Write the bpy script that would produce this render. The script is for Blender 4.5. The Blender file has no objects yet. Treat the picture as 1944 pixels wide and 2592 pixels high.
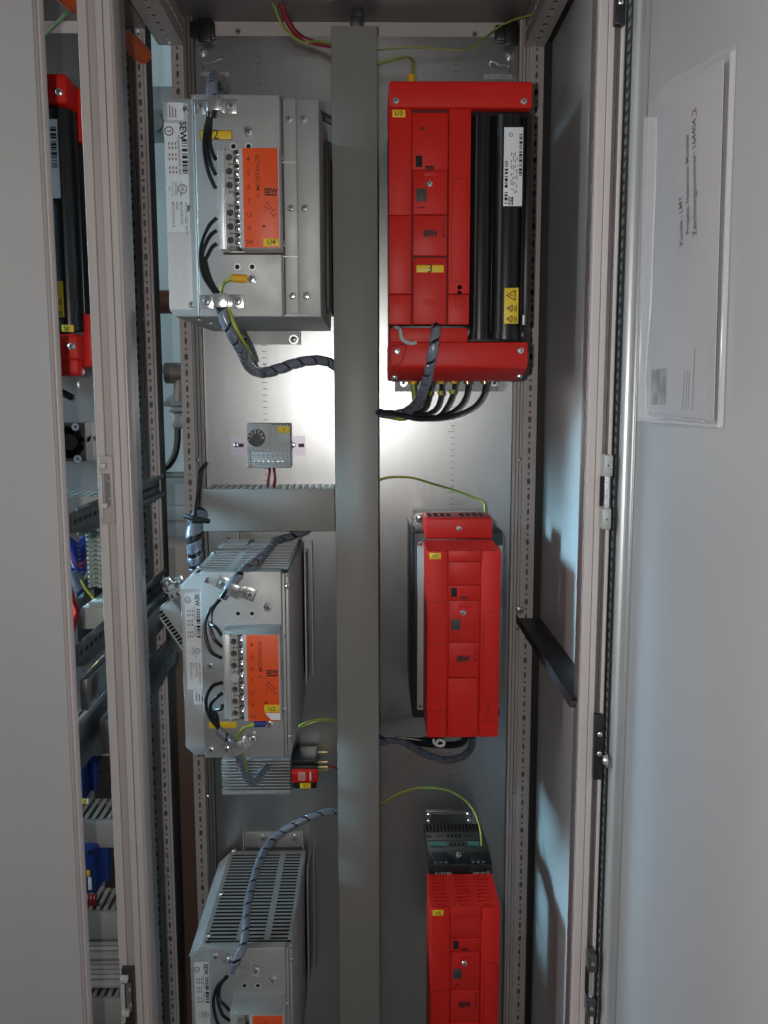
import bpy, bmesh, math, random
from mathutils import Vector, Matrix
random.seed(7)
R = math.radians
sc = bpy.context.scene

# ------------------------------------------------------------------ camera, world, lamps, exposure
CAM = Vector((0.0, 0.0, 1.45))
FPX, PW, PH = 2270.0, 1944.0, 2592.0
YAW, PITCH, ROLL = 0.0141, R(7.6), 0.0018
fwd = Vector((math.sin(YAW)*math.cos(PITCH), math.cos(YAW)*math.cos(PITCH), -math.sin(PITCH)))
r0 = Vector((math.cos(YAW), -math.sin(YAW), 0.0))
u0 = r0.cross(fwd)
rgt = (r0*math.cos(ROLL) - u0*math.sin(ROLL)).normalized()
upv = (u0*math.cos(ROLL) + r0*math.sin(ROLL)).normalized()
cd = bpy.data.cameras.new('camera')
cd.sensor_fit = 'VERTICAL'; cd.sensor_height = 24.0; cd.lens = 24.0*FPX/PH
cd.clip_start = 0.01; cd.clip_end = 60
cam = bpy.data.objects.new('camera', cd)
sc.collection.objects.link(cam)
M3 = Matrix((rgt, upv, -fwd)).transposed()
cam.matrix_world = Matrix.Translation(CAM) @ M3.to_4x4()
sc.camera = cam

w = bpy.data.worlds.new('World'); sc.world = w; w.use_nodes = True
nt = w.node_tree
bg = nt.nodes['Background']
tc = nt.nodes.new('ShaderNodeTexCoord'); sx = nt.nodes.new('ShaderNodeSeparateXYZ')
rp = nt.nodes.new('ShaderNodeValToRGB')
nt.links.new(tc.outputs['Generated'], sx.inputs[0])
mp = nt.nodes.new('ShaderNodeMapRange'); mp.inputs[1].default_value = -1; mp.inputs[2].default_value = 1
nt.links.new(sx.outputs['Z'], mp.inputs[0]); nt.links.new(mp.outputs[0], rp.inputs[0])
e = rp.color_ramp.elements
e[0].position = 0.42; e[0].color = (0.05, 0.05, 0.055, 1)
e[1].position = 0.75; e[1].color = (0.42, 0.43, 0.45, 1)
nt.links.new(rp.outputs[0], bg.inputs['Color'])
bg.inputs['Strength'].default_value = 0.105

def lamp(name, kind, loc, energy, color, target=None, **kw):
    d = bpy.data.lights.new(name, kind); d.energy = energy; d.color = color
    for k, v in kw.items(): setattr(d, k, v)
    o = bpy.data.objects.new(name, d); sc.collection.objects.link(o); o.location = loc
    if target is not None:
        o.rotation_euler = (Vector(target)-Vector(loc)).to_track_quat('-Z', 'Y').to_euler()
    return o
lamp('phone_flash', 'POINT', CAM+Vector((-0.045, 0.0, 0.012)), 16.5, (1.0, 0.965, 0.92), shadow_soft_size=0.006)
lamp('window_daylight', 'AREA', (-2.7, 1.055, 1.96), 3.6, (0.42, 0.78, 1.0), target=(0.277, 1.33, 1.10), shape='RECTANGLE', size=0.42, size_y=0.75, spread=R(22))
lamp('room_daylight', 'AREA', (-2.6, -0.1, 1.9), 36.0, (0.97, 0.975, 1.0), target=(0.28, 0.9, 1.2), shape='RECTANGLE', size=0.9, size_y=1.5)
lamp('front_fill', 'AREA', (0.9, -1.7, 2.5), 1.0, (1.0, 0.96, 0.97), target=(0.0, 1.0, 1.3), shape='RECTANGLE', size=1.6, size_y=1.2)  # unseen fill lamp, added for soft ambient light from the front
lamp('wall_daylight', 'AREA', (-1.9, 1.72, 2.3), 7.0, (0.72, 0.92, 1.0), target=(-0.45, 2.05, 1.35), shape='RECTANGLE', size=0.5, size_y=0.5)

vs = sc.view_settings
vs.view_transform = 'Standard'; vs.look = 'None'; vs.exposure = 0.0; vs.gamma = 1.0; vs.use_curve_mapping = False
sc.cycles.use_denoising = True
sc.cycles.max_bounces = 8

# ------------------------------------------------------------------ measuring: a photo pixel seen at a known depth
def ray(px, py):
    return (fwd + rgt*((px-PW/2)/FPX) + upv*(-(py-PH/2)/FPX))
def P(px, py, Y):
    d = ray(px, py); return CAM + d*((Y-CAM.y)/d.y)
def PX(px, py, X):
    d = ray(px, py); return CAM + d*((X-CAM.x)/d.x)
def PZ(px, py, Z):
    d = ray(px, py); return CAM + d*((Z-CAM.z)/d.z)
def PN(px, py, p0, n):
    d = ray(px, py); return CAM + d*((p0-CAM).dot(n)/d.dot(n))
S5, S6 = 500/1659, 594/1659
TILES = {'A': (0, 0, S5), 'B': (400, 0, S5), 'C': (900, 0, S5), 'D': (1350, 0, S6),
         'E': (0, 640, S5), 'F': (400, 640, S5), 'G': (900, 640, S5), 'H': (1350, 640, S6),
         'I': (0, 1280, S5), 'J': (400, 1280, S5), 'K': (900, 1280, S5), 'L': (1350, 1280, S6),
         'M': (0, 1932, S5), 'U': (620, 1060, 130/1659), 'V': (720, 1900, 140/1659), 'X': (1700, 230, 90/463), 'N': (400, 1932, S5), 'O': (900, 1932, S5), 'Q': (1350, 1932, S6), 'p': (0, 0, 1.0)}
def tp(t, x, y):
    o = TILES[t]; return (o[0]+x*o[2], o[1]+y*o[2])
def T(t, x, y, Y):
    return P(*tp(t, x, y), Y)
def rect(t, x0, y0, x1, y1, Y):
    a, b, c, d = T(t, x0, y0, Y), T(t, x1, y0, Y), T(t, x0, y1, Y), T(t, x1, y1, Y)
    return ((a.x+c.x)/2, (b.x+d.x)/2, (c.z+d.z)/2, (a.z+b.z)/2)      # X0 X1 Z0 Z1

# ------------------------------------------------------------------ materials
def mat(name, col, rough=0.5, metal=0.0, noise=0.0, nscale=30.0, bump=0.0, bscale=200.0, rvar=0.0, stretch=None, spec=0.5,
        alpha=1.0, trans=0.0, coat=0.0, col2=None):
    m = bpy.data.materials.new(name); m.use_nodes = True
    n = m.node_tree; b = n.nodes['Principled BSDF']; L = n.links.new
    b.inputs['Base Color'].default_value = (*col, 1); b.inputs['Roughness'].default_value = rough
    b.inputs['Metallic'].default_value = metal
    b.inputs['Specular IOR Level'].default_value = spec
    b.inputs['Alpha'].default_value = alpha; b.inputs['Transmission Weight'].default_value = trans
    b.inputs['Coat Weight'].default_value = coat
    tcn = n.nodes.new('ShaderNodeTexCoord'); mpn = n.nodes.new('ShaderNodeMapping')
    L(tcn.outputs['Object'], mpn.inputs[0])
    if stretch: mpn.inputs['Scale'].default_value = stretch
    def nz(scale, detail=4):
        t = n.nodes.new('ShaderNodeTexNoise'); t.inputs['Scale'].default_value = scale; t.inputs['Detail'].default_value = detail
        L(mpn.outputs[0], t.inputs['Vector']); return t
    if noise or col2:
        t = nz(nscale); mx = n.nodes.new('ShaderNodeMix'); mx.data_type = 'RGBA'
        c2 = col2 if col2 else tuple(c*(1-noise) for c in col)
        mx.inputs[6].default_value = (*col, 1); mx.inputs[7].default_value = (*c2, 1)
        mr = n.nodes.new('ShaderNodeMapRange'); mr.inputs[1].default_value = .35; mr.inputs[2].default_value = .65
        L(t.outputs['Fac'], mr.inputs[0]); L(mr.outputs[0], mx.inputs[0]); L(mx.outputs[2], b.inputs['Base Color'])
    if rvar:
        t = nz(nscale*1.7); mr = n.nodes.new('ShaderNodeMapRange')
        mr.inputs[1].default_value = .3; mr.inputs[2].default_value = .7
        mr.inputs[3].default_value = rough-rvar; mr.inputs[4].default_value = rough+rvar
        L(t.outputs['Fac'], mr.inputs[0]); L(mr.outputs[0], b.inputs['Roughness'])
    if bump:
        t = nz(bscale, 3); bp = n.nodes.new('ShaderNodeBump'); bp.inputs['Strength'].default_value = bump
        bp.inputs['Distance'].default_value = 0.001
        L(t.outputs['Fac'], bp.inputs['Height']); L(bp.outputs[0], b.inputs['Normal'])
    return m

def galvanised():
    m = mat('galvanised_plate', (.48, .49, .495), .27, .94, noise=.05, nscale=16, rvar=.010, stretch=(4, 4, .8))
    n = m.node_tree; L = n.links.new; b = n.nodes['Principled BSDF']
    tcn = n.nodes.new('ShaderNodeTexCoord')
    v = n.nodes.new('ShaderNodeTexNoise'); v.inputs['Scale'].default_value = 900; v.inputs['Detail'].default_value = 1
    L(tcn.outputs['Object'], v.inputs['Vector'])
    old = b.inputs['Roughness'].links[0].from_socket
    ad = n.nodes.new('ShaderNodeMath'); ad.operation = 'MULTIPLY_ADD'; ad.inputs[1].default_value = .07; ad.inputs[2].default_value = 0
    L(v.outputs['Fac'], ad.inputs[0]); L(old, ad.inputs[2]); L(ad.outputs[0], b.inputs['Roughness'])
    return m

MAT = dict(
    plate=galvanised(),
    alu=mat('aluminium_sheet', (.50, .505, .50), .60, .68, noise=.10, nscale=14, rvar=.06, bump=.06, bscale=300),
    alu_bright=mat('brushed_aluminium', (.74, .75, .76), .42, .60, noise=.12, nscale=60, rvar=.05, stretch=(1, 1, .06), bump=.05),
    zinc=mat('bright_zinc', (.78, .79, .80), .24, .85, rvar=.05, nscale=80),
    dark_steel=mat('zinc_rail_steel', (.20, .205, .21), .36, .9, noise=.2, nscale=25, rvar=.08),
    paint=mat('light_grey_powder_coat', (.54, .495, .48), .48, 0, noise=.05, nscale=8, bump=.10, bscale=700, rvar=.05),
    post=mat('post_grey_paint', (.47, .425, .41), .46, .1, noise=.08, nscale=12, bump=.08, bscale=500),
    post_inner=mat('post_dark_zinc', (.26, .25, .25), .42, .55, noise=.2, nscale=16, stretch=(1, 1, .1)),
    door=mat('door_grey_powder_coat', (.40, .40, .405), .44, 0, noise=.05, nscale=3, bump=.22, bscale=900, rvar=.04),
    door_shaded=mat('door_powder_coat_shaded', (.325, .32, .318), .44, 0, noise=.05, nscale=3, bump=.22, bscale=900, rvar=.04),  # same coat as door, weaker daylight painted in as a darker grey
    rail_black=mat('blackened_rail', (.05, .05, .055), .55, .5, noise=.2, nscale=30),
    door_in=mat('door_inner_zinc_paint', (.40, .415, .41), .34, .35, noise=.08, nscale=6, bump=.12, bscale=700),
    side=mat('side_panel_paint', (.50, .51, .51), .40, 0, noise=.05, nscale=5, bump=.06, bscale=600),
    post_core_grey=mat('post_inside', (.13, .12, .118), .6),
    lavender=mat('passivated_zinc', (.55, .51, .60), .34, .6),
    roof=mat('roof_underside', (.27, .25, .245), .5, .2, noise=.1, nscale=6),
    duct=mat('grey_duct_pvc', (.29, .29, .273), .42, 0, noise=.06, nscale=5, bump=.12, bscale=420, rvar=.05),
    seal=mat('black_rubber', (.010, .010, .010), .6),
    black=mat('black_plastic', (.012, .012, .013), .38, bump=.1, bscale=500),
    black_gloss=mat('black_anodised', (.012, .012, .013), .30, .2, bump=.05),
    cable=mat('black_cable_pvc', (.012, .012, .014), .32),
    spiral=mat('spiral_wrap_plastic', (.185, .205, .255), .22, 0, spec=.7),
    spiral_clear=mat('clear_spiral_wrap', (.10, .11, .13), .15, 0, spec=.9),
    red=mat('red_housing_plastic', (.64, .019, .013), .50, 0, spec=.22, noise=.07, nscale=6, bump=.16, bscale=900),
    red_lid=mat('red_lid_plastic', (.61, .021, .015), .44, 0, spec=.26, noise=.06, nscale=7, bump=.10, bscale=900),
    red_gap=mat('red_panel_gap', (.09, .006, .005), .6),
    slit=mat('dark_slot', (.008, .007, .007), .8),
    orange=mat('orange_label', (.86, .095, .018), .45, noise=.03),
    orange_cable=mat('orange_cable', (.72, .11, .015), .38),
    yellow=mat('yellow_marker', (.82, .56, .02), .45),
    white=mat('white_label', (.80, .81, .83), .45, noise=.03, nscale=40),
    ink=mat('black_ink', (.010, .010, .012), .6),
    ink_soft=mat('grey_print', (.17, .17, .18), .6),
    ink_red=mat('dark_red_print', (.10, .006, .006), .6),
    ink_orange=mat('brown_print', (.26, .035, .012), .6),
    white_ink=mat('white_print', (.7, .68, .66), .5),
    term=mat('grey_terminal', (.40, .40, .38), .5, bump=.08),
    term_dark=mat('terminal_recess', (.06, .052, .05), .6),
    thermo=mat('thermostat_grey', (.47, .50, .505), .48, bump=.06),
    wire_red=mat('red_wire', (.30, .022, .03), .4),
    wire_yel=mat('yellow_wire', (.46, .44, .05), .38),
    wire_grn=mat('green_wire', (.10, .28, .06), .38),
    wire_blue=mat('blue_wire', (.012, .03, .24), .35),
    blue=mat('blue_device', (.015, .05, .23), .42, noise=.1),
    lug=mat('yellow_lug', (.85, .45, .02), .4),
    lug_blue=mat('blue_lug', (.02, .05, .25), .4),
    copper=mat('brown_pipe', (.16, .065, .045), .4, .3),
    pipe=mat('grey_pipe', (.30, .36, .38), .4, .3),
    wall=mat('pale_blue_wall', (.50, .66, .70), .7, noise=.05, nscale=2),
    floor=mat('concrete_floor', (.20, .19, .18), .7, noise=.2, nscale=5),
    card=mat('brown_cardboard', (.15, .085, .06), .75, noise=.15, nscale=12),
    carton=mat('pale_carton', (.42, .36, .32), .7, noise=.06),
    clear=mat('clear_plastic', (.80, .80, .82), .16, 0, alpha=.14, spec=.7, bump=.6, bscale=16),
    clear_edge=mat('clear_plastic_edge', (.70, .70, .72), .2, 0, alpha=.30, spec=.9),
    paper=mat('paper', (.40, .385, .385), .8, noise=.05, nscale=6),
    paper_print=mat('grey_picture_print', (.30, .295, .295), .8, noise=.5, nscale=55),
    green_pcb=mat('green_terminal', (.05, .20, .16), .45),
    pale_green=mat('pale_green_plastic', (.46, .52, .47), .5),
    device_dark=mat('brown_black_device', (.035, .028, .026), .5),
    brass=mat('yellow_brass', (.55, .42, .20), .3, .9),
    iron=mat('weathered_valve', (.22, .20, .18), .5, .4, noise=.3, nscale=40),
)

# ------------------------------------------------------------------ mesh building
class MB:
    def __init__(s): s.bm = bmesh.new(); s.mi = 0
    def _faces(s, fs):
        for f in fs: f.material_index = s.mi
    def face(s, pts):
        f = s.bm.faces.new([s.bm.verts.new(p) for p in pts]); f.material_index = s.mi; return f
    def hexa(s, p):                      # 8 points: bottom 4 ccw, top 4
        v = [s.bm.verts.new(q) for q in p]
        fs = [s.bm.faces.new([v[i] for i in ix]) for ix in ((3, 2, 1, 0), (4, 5, 6, 7), (0, 1, 5, 4), (1, 2, 6, 5), (2, 3, 7, 6), (3, 0, 4, 7))]
        s._faces(fs); return fs
    def box(s, x0, x1, y0, y1, z0, z1, bev=0.0, seg=2):
        if x0 > x1: x0, x1 = x1, x0
        if y0 > y1: y0, y1 = y1, y0
        if z0 > z1: z0, z1 = z1, z0
        fs = s.hexa([(x0, y0, z0), (x1, y0, z0), (x1, y1, z0), (x0, y1, z0), (x0, y0, z1), (x1, y0, z1), (x1, y1, z1), (x0, y1, z1)])
        if bev > 0: s.bevel(fs, min(bev, .45*min(x1-x0, y1-y0, z1-z0)), seg)
    def bevel(s, fs, w_, seg=2):
        es = list({e for f in fs for e in f.edges})
        r = bmesh.ops.bevel(s.bm, geom=es, offset=w_, segments=seg, affect='EDGES', profile=.5)
        s._faces(r['faces'])
    def fb(s, t, x0, y0, x1, y1, yf, yb, bev=0.0):
        a = rect(t, x0, y0, x1, y1, yf); s.box(a[0], a[1], yf, yb, a[2], a[3], bev); return a
    def obox(s, o, u, v, n, bev=0.0):    # oriented box: corner o, edge vectors u v n
        o, u, v, n = Vector(o), Vector(u), Vector(v), Vector(n)
        fs = s.hexa([o, o+u, o+u+v, o+v, o+n, o+u+n, o+u+v+n, o+v+n])
        if bev: s.bevel(fs, bev)
        return fs
    def prism(s, poly, d, bev=0.0):      # polygon of points extruded by vector d
        d = Vector(d); a = [s.bm.verts.new(p) for p in poly]; b = [s.bm.verts.new(Vector(p)+d) for p in poly]
        fs = [s.bm.faces.new(a[::-1]), s.bm.faces.new(b)]
        for i in range(len(a)):
            j = (i+1) % len(a); fs.append(s.bm.faces.new((a[i], a[j], b[j], b[i])))
        s._faces(fs)
        if bev: s.bevel(fs, bev)
        return fs
    def cyl(s, a, b, r, seg=16, r2=None, cap=True):
        a, b = Vector(a), Vector(b); ax = (b-a).normalized(); r2 = r if r2 is None else r2
        u = ax.orthogonal().normalized(); v = ax.cross(u)
        A = [s.bm.verts.new(a+(u*math.cos(t)+v*math.sin(t))*r) for t in [2*math.pi*i/seg for i in range(seg)]]
        B = [s.bm.verts.new(b+(u*math.cos(t)+v*math.sin(t))*r2) for t in [2*math.pi*i/seg for i in range(seg)]]
        fs = [s.bm.faces.new((A[i], A[(i+1) % seg], B[(i+1) % seg], B[i])) for i in range(seg)]
        if cap: fs += [s.bm.faces.new(A[::-1]), s.bm.faces.new(B)]
        s._faces(fs)
    def ring(s, c, n, r, wd, seg=24):    # flat annulus
        c, n = Vector(c), Vector(n); u = Vector((1, 0, 0)) if abs(n.x) < .9 else Vector((0, 0, 1)); v = n.cross(u)
        A = [s.bm.verts.new(c+(u*math.cos(t)+v*math.sin(t))*(r-wd)) for t in [2*math.pi*i/seg for i in range(seg)]]
        B = [s.bm.verts.new(c+(u*math.cos(t)+v*math.sin(t))*r) for t in [2*math.pi*i/seg for i in range(seg)]]
        s._faces([s.bm.faces.new((A[i], A[(i+1) % seg], B[(i+1) % seg], B[i])) for i in range(seg)])
    def tube(s, pts, r, seg=10, per=6, stripes=None, twist=0.0, smooth=True):
        ps = spline(pts, per) if smooth else [Vector(p) for p in pts]
        fr = frames(ps); rings = []
        for k, (p, u, v) in enumerate(fr):
            a0 = twist*k
            rings.append([s.bm.verts.new(p+(u*math.cos(a0+2*math.pi*i/seg)+v*math.sin(a0+2*math.pi*i/seg))*r) for i in range(seg)])
        for k in range(len(rings)-1):
            for i in range(seg):
                f = s.bm.faces.new((rings[k][i], rings[k][(i+1) % seg], rings[k+1][(i+1) % seg], rings[k+1][i]))
                f.material_index = (stripes[i % len(stripes)] if stripes else s.mi)
        s._faces([s.bm.faces.new(rings[0][::-1]), s.bm.faces.new(rings[-1])])
    def band(s, pts, r, pitch=.019, cover=.86, th=.0009, sides=18):   # helical wrap round a path
        ps = spline(pts, 14); fr = frames(ps)
        L = [0.0]
        for i in range(1, len(ps)): L.append(L[-1]+(ps[i]-ps[i-1]).length)
        def at(d, th_, rad):
            d = max(0, min(L[-1]-1e-6, d)); i = 0
            lo, hi = 0, len(L)-1
            while hi-lo > 1:
                m_ = (lo+hi)//2
                if L[m_] <= d: lo = m_
                else: hi = m_
            f = (d-L[lo])/max(1e-9, L[lo+1]-L[lo]); p = ps[lo].lerp(ps[lo+1], f)
            u = fr[lo][1].lerp(fr[lo+1][1], f); v = fr[lo][2].lerp(fr[lo+1][2], f)
            return p+(u*math.cos(th_)+v*math.sin(th_))*rad
        n = int(L[-1]/pitch*sides); prev = None; wd = pitch*cover
        for k in range(n+1):
            d = k*pitch/sides; a = 2*math.pi*k/sides
            cur = [s.bm.verts.new(at(d+o*wd, a, r+h)) for o, h in ((-.5, 0), (-.44, th), (0, th*1.3), (.44, th), (.5, 0))]
            if prev:
                for q in range(4): s._faces([s.bm.faces.new((prev[q], prev[q+1], cur[q+1], cur[q]))])
            prev = cur
    def holed(s, o, u, v, W, H, holes, depth=.0015):
        """sheet with real openings: origin o, unit vectors u (width) v (height); holes = (cu, cv, hw, hh, round) in one column or grid cell each,
        given with their own cell (u0,u1,v0,v1)"""
        o, u, v = Vector(o), Vector(u), Vector(v); n = u.cross(v)
        for (u0_, u1_, v0_, v1_, cu, cv, hw, hh, rd) in holes:
            cs = [(u0_, v0_), (u1_, v0_), (u1_, v1_), (u0_, v1_)]
            angs = sorted([math.atan2(b-cv, a-cu) for a, b in cs] + [-math.pi+.13+2*math.pi*i/12 for i in range(12)]) if rd else \
                   sorted([math.atan2(b-cv, a-cu) for a, b in cs] + [math.atan2(b*hh, a*hw) for a in (-1, 1) for b in (-1, 1)])
            IN, OUT = [], []
            for a in angs:
                ca, sa = math.cos(a), math.sin(a)
                t_out = min([(x-cu)/ca for x in (u0_, u1_) if abs(ca) > 1e-9 and (x-cu)/ca > 0]+[(y-cv)/sa for y in (v0_, v1_) if abs(sa) > 1e-9 and (y-cv)/sa > 0])
                if rd:
                    if hh >= hw:   # stadium along v
                        c_ = hh-hw; t_in = hw/abs(ca) if abs(ca) > 1e-9 and abs(sa*hw/ca) <= c_ else None
                        if t_in is None:
                            k = c_*(1 if sa > 0 else -1); b_ = sa*k; t_in = b_+math.sqrt(max(0, b_*b_-k*k+hw*hw))
                    else:
                        c_ = hw-hh; t_in = hh/abs(sa) if abs(sa) > 1e-9 and abs(ca*hh/sa) <= c_ else None
                        if t_in is None:
                            k = c_*(1 if ca > 0 else -1); b_ = ca*k; t_in = b_+math.sqrt(max(0, b_*b_-k*k+hh*hh))
                else:
                    t_in = min([hw/abs(ca)] if abs(ca) > 1e-9 else [9], [hh/abs(sa)] if abs(sa) > 1e-9 else [9])[0]
                IN.append((cu+ca*t_in, cv+sa*t_in)); OUT.append((cu+ca*t_out, cv+sa*t_out))
            vi = [s.bm.verts.new(o+u*a+v*b) for a, b in IN]; vo = [s.bm.verts.new(o+u*a+v*b) for a, b in OUT]
            vd = [s.bm.verts.new(o+u*a+v*b-n*depth) for a, b in IN]; m_ = len(vi)
            for i in range(m_):
                j = (i+1) % m_
                s._faces([s.bm.faces.new((vi[i], vo[i], vo[j], vi[j])), s.bm.faces.new((vd[i], vi[i], vi[j], vd[j]))])
    def perf(s, o, u, v, W, length, pitch=.025, hw=.0019, hl=.0055, slotfirst=True, wide=0):
        hs = []; k = 0; y = 0.0; h = pitch/2
        while y < length-1e-6:
            slot = (k % 2 == 0) == slotfirst
            big = wide and k % wide == 0
            hs.append((0, W, y, y+h, W/2, y+h/2, hw*(1.5 if big else 1), (hl if slot else hw)*(1.0 if not big else .95), True)); y += h; k += 1
        hs = [(a, b, c, d, e_, f_, g, min(i, h*.47), r_) for a, b, c, d, e_, f_, g, i, r_ in hs]
        s.holed(o, u, v, W, length, hs)
    def build(s, name, m, parent=None, smooth=35):
        ms = m if isinstance(m, (list, tuple)) else [m]
        if parent is not None:
            o_ = root_loc(parent)
        else:
            vs_ = [v.co for v in s.bm.verts]
            o_ = Vector(((min(v.x for v in vs_)+max(v.x for v in vs_))/2, (min(v.y for v in vs_)+max(v.y for v in vs_))/2, min(v.z for v in vs_)))
        for v in s.bm.verts: v.co -= o_
        bmesh.ops.recalc_face_normals(s.bm, faces=s.bm.faces[:]) if smooth is not None else None
        me = bpy.data.meshes.new(name); s.bm.to_mesh(me); s.bm.free()
        for x in ms: me.materials.append(MAT[x])
        if smooth:
            me.shade_smooth(); me.set_sharp_from_angle(angle=R(smooth))
        ob = bpy.data.objects.new(name, me); sc.collection.objects.link(ob)
        if parent is not None: ob.parent = parent
        else: ob.location = o_
        return ob

ROOTS = {}
def root_loc(o):
    l = Vector((0, 0, 0))
    while o is not None: l = l+Vector(o.location); o = o.parent
    return l
def spline(pts, per=6):
    ps = [Vector(p) for p in pts]
    if len(ps) < 3: return ps
    q = [ps[0]*2-ps[1]]+ps+[ps[-1]*2-ps[-2]]; out = []
    for i in range(1, len(q)-2):
        for k in range(per):
            t = k/per; a, b, c, d = q[i-1], q[i], q[i+1], q[i+2]
            out.append(.5*((2*b)+(c-a)*t+(2*a-5*b+4*c-d)*t*t+(3*b-a-3*c+d)*t**3))
    out.append(ps[-1]); return out
def frames(ps):
    fr = []; u = None
    for i, p in enumerate(ps):
        t = (ps[min(i+1, len(ps)-1)]-ps[max(i-1, 0)])
        t = t.normalized() if t.length > 1e-9 else Vector((0, 0, 1))
        u = t.orthogonal().normalized() if u is None else (u-t*u.dot(t)).normalized()
        fr.append((p, u, t.cross(u)))
    return fr
def tag(o, label, cat, group=None, kind=None):
    o['label'] = label; o['category'] = cat
    if group: o['group'] = group
    if kind: o['kind'] = kind
    return o
def thing(name, label, cat, loc, group=None):
    o = bpy.data.objects.new(name, None); sc.collection.objects.link(o); o.location = loc; o.empty_display_size = .03
    return tag(o, label, cat, group)

# lettering -> real mesh
def text_into(mb, s, c, right, up, size, bold=0.0, align='CENTER', tall=1.0):
    cu = bpy.data.curves.new('t', 'FONT'); cu.body = s; cu.size = 1.0; cu.align_x = align; cu.align_y = 'CENTER'; cu.offset = bold
    cu.resolution_u = 3
    ob = bpy.data.objects.new('t', cu); sc.collection.objects.link(ob)
    dg = bpy.context.evaluated_depsgraph_get(); me = bpy.data.meshes.new_from_object(ob.evaluated_get(dg))
    c, right, up = Vector(c), Vector(right).normalized(), Vector(up).normalized()
    vs_ = [mb.bm.verts.new(c+right*(v.co.x*size)+up*(v.co.y*size*tall)) for v in me.vertices]
    for p in me.polygons:
        try: f = mb.bm.faces.new([vs_[i] for i in p.vertices]); f.material_index = mb.mi
        except ValueError: pass
    bpy.data.objects.remove(ob); bpy.data.curves.remove(cu); bpy.data.meshes.remove(me)
XR, ZU, YN = Vector((1, 0, 0)), Vector((0, 0, 1)), Vector((0, -1, 0))
def bars_into(mb, x0, x1, z0, z1, y, horizontal=True, seed=1, dens=.5, unit=.0011):
    rn = random.Random(seed); z = z0
    while z < z1:
        h = unit*rn.choice((1, 1, 2, 3))
        if rn.random() < .95: mb.box(x0, x1, y, y+.0002, z, min(z+h, z1))
        z += h+unit*rn.choice((1, 1, 2))

# one screw head of each kind, copied wherever the photo shows one
def screw_mesh(kind):
    mb = MB()
    if kind == 'pan':
        for i, (ra, rb, ya, yb) in enumerate(((1.0, 1.0, 0, -.25), (1.0, .86, -.25, -.5), (.86, .55, -.5, -.66), (.55, .18, -.66, -.7))):
            mb.cyl((0, ya, 0), (0, yb, 0), ra, 18, rb, cap=(i == 3))
        mb.mi = 1
        mb.box(-.55, .55, -.715, -.6, -.10, .10); mb.box(-.10, .10, -.718, -.6, -.55, .55)
    elif kind == 'washer':
        mb.cyl((0, 0, 0), (0, -.16, 0), 1.45, 20)
        for i, (ra, rb, ya, yb) in enumerate(((1.0, 1.0, -.16, -.45), (1.0, .80, -.45, -.72), (.80, .3, -.72, -.85))):
            mb.cyl((0, ya, 0), (0, yb, 0), ra, 18, rb, cap=(i == 2))
        mb.mi = 1
        mb.box(-.55, .55, -.87, -.75, -.10, .10); mb.box(-.10, .10, -.873, -.75, -.55, .55)
    else:   # socket
        mb.cyl((0, 0, 0), (0, -.3, 0), 1.0, 18); mb.mi = 1; mb.cyl((0, -.29, 0), (0, -.31, 0), .5, 6)
    me = bpy.data.meshes.new('screw_'+kind); bmesh.ops.recalc_face_normals(mb.bm, faces=mb.bm.faces[:]); mb.bm.to_mesh(me); mb.bm.free()
    me.materials.append(MAT['zinc']); me.materials.append(MAT['term_dark'])
    me.shade_smooth(); me.set_sharp_from_angle(angle=R(30)); return me
SCREW = {k: screw_mesh(k) for k in ('pan', 'washer', 'socket')}
def screw(p, r, parent, kind='pan', rot=None, axis=None, name='screw'):
    o = bpy.data.objects.new(name, SCREW[kind]); sc.collection.objects.link(o)
    o.parent = parent; o.location = Vector(p)-root_loc(parent); o.scale = (r, r, r)
    if axis is not None: o.rotation_euler = Vector(axis).to_track_quat('-Y', 'Z').to_euler()
    else: o.rotation_euler = (0, random.uniform(0, 1.5) if rot is None else rot, 0)
    return o

# ------------------------------------------------------------------ the room behind and under the cabinets
YPL, YDU = 1.46, 1.38                    # mounting plate, duct lids
ZR = P(940, 53, 1.465).z                 # underside of the cabinet roofs
ZRAIL = P(425, 111, 1.44).z              # underside of the depth rails
ZB = 0.10
m = MB(); m.face([(-4, 2.35, -.01), (3, 2.35, -.01), (3, 2.35, 3.2), (-4, 2.35, 3.2)])
o = m.build('wall', 'wall', smooth=None); o['kind'] = 'structure'
m = MB(); m.face([(-4, -3, 0), (3, -3, 0), (3, 2.35, 0), (-4, 2.35, 0)])
o = m.build('floor', 'floor', smooth=None); o['kind'] = 'structure'

# ------------------------------------------------------------------ our cabinet
XL, XRT = -.321, .279
cab = thing('electrical_cabinet', 'open grey control cabinet with red drives on its plate, door swung out right', 'cabinet', (-.021, 1.24, 0))
pa = rect('p', 520, 998, 1295, 998, YPL)
zpt = P(900, 92, YPL).z
m = MB(); m.box(pa[0], pa[1], YPL, YPL+.003, .3, zpt)
for x in (pa[0], pa[1]): m.box(x-.0012, x+.0012, YPL-.0005, YPL+.022, .3, zpt-.001)
plate = m.build('mounting_plate', 'plate', cab)
m = MB()
def scale_marks(mb, xp0, xp1, skip, num0):
    x0 = P(xp0, 998, YPL).x; x1 = P(xp1, 998, YPL).x
    z0 = T('G', 800, 2010, YPL).z
    for k in range(-80, 95):
        z = z0+.0099*k
        if z > zpt-.03 or z < .35 or any(a < z < b for a, b in skip): continue
        long = (k % 10 == 0)
        mb.box(x0-(.005 if long else 0), x1, YPL-.0003, YPL, z-.0005, z+.0005)
        if long: text_into(mb, str(num0-k//10), (x1-.003, YPL-.0004, z+.006), (0, 0, 1), (-1, 0, 0), .007)
scale_marks(m, 1142, 1152, [], 12)
scale_marks(m, 665, 676, [], 12)
m.build('scale_mark', 'ink_soft', plate)
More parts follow.
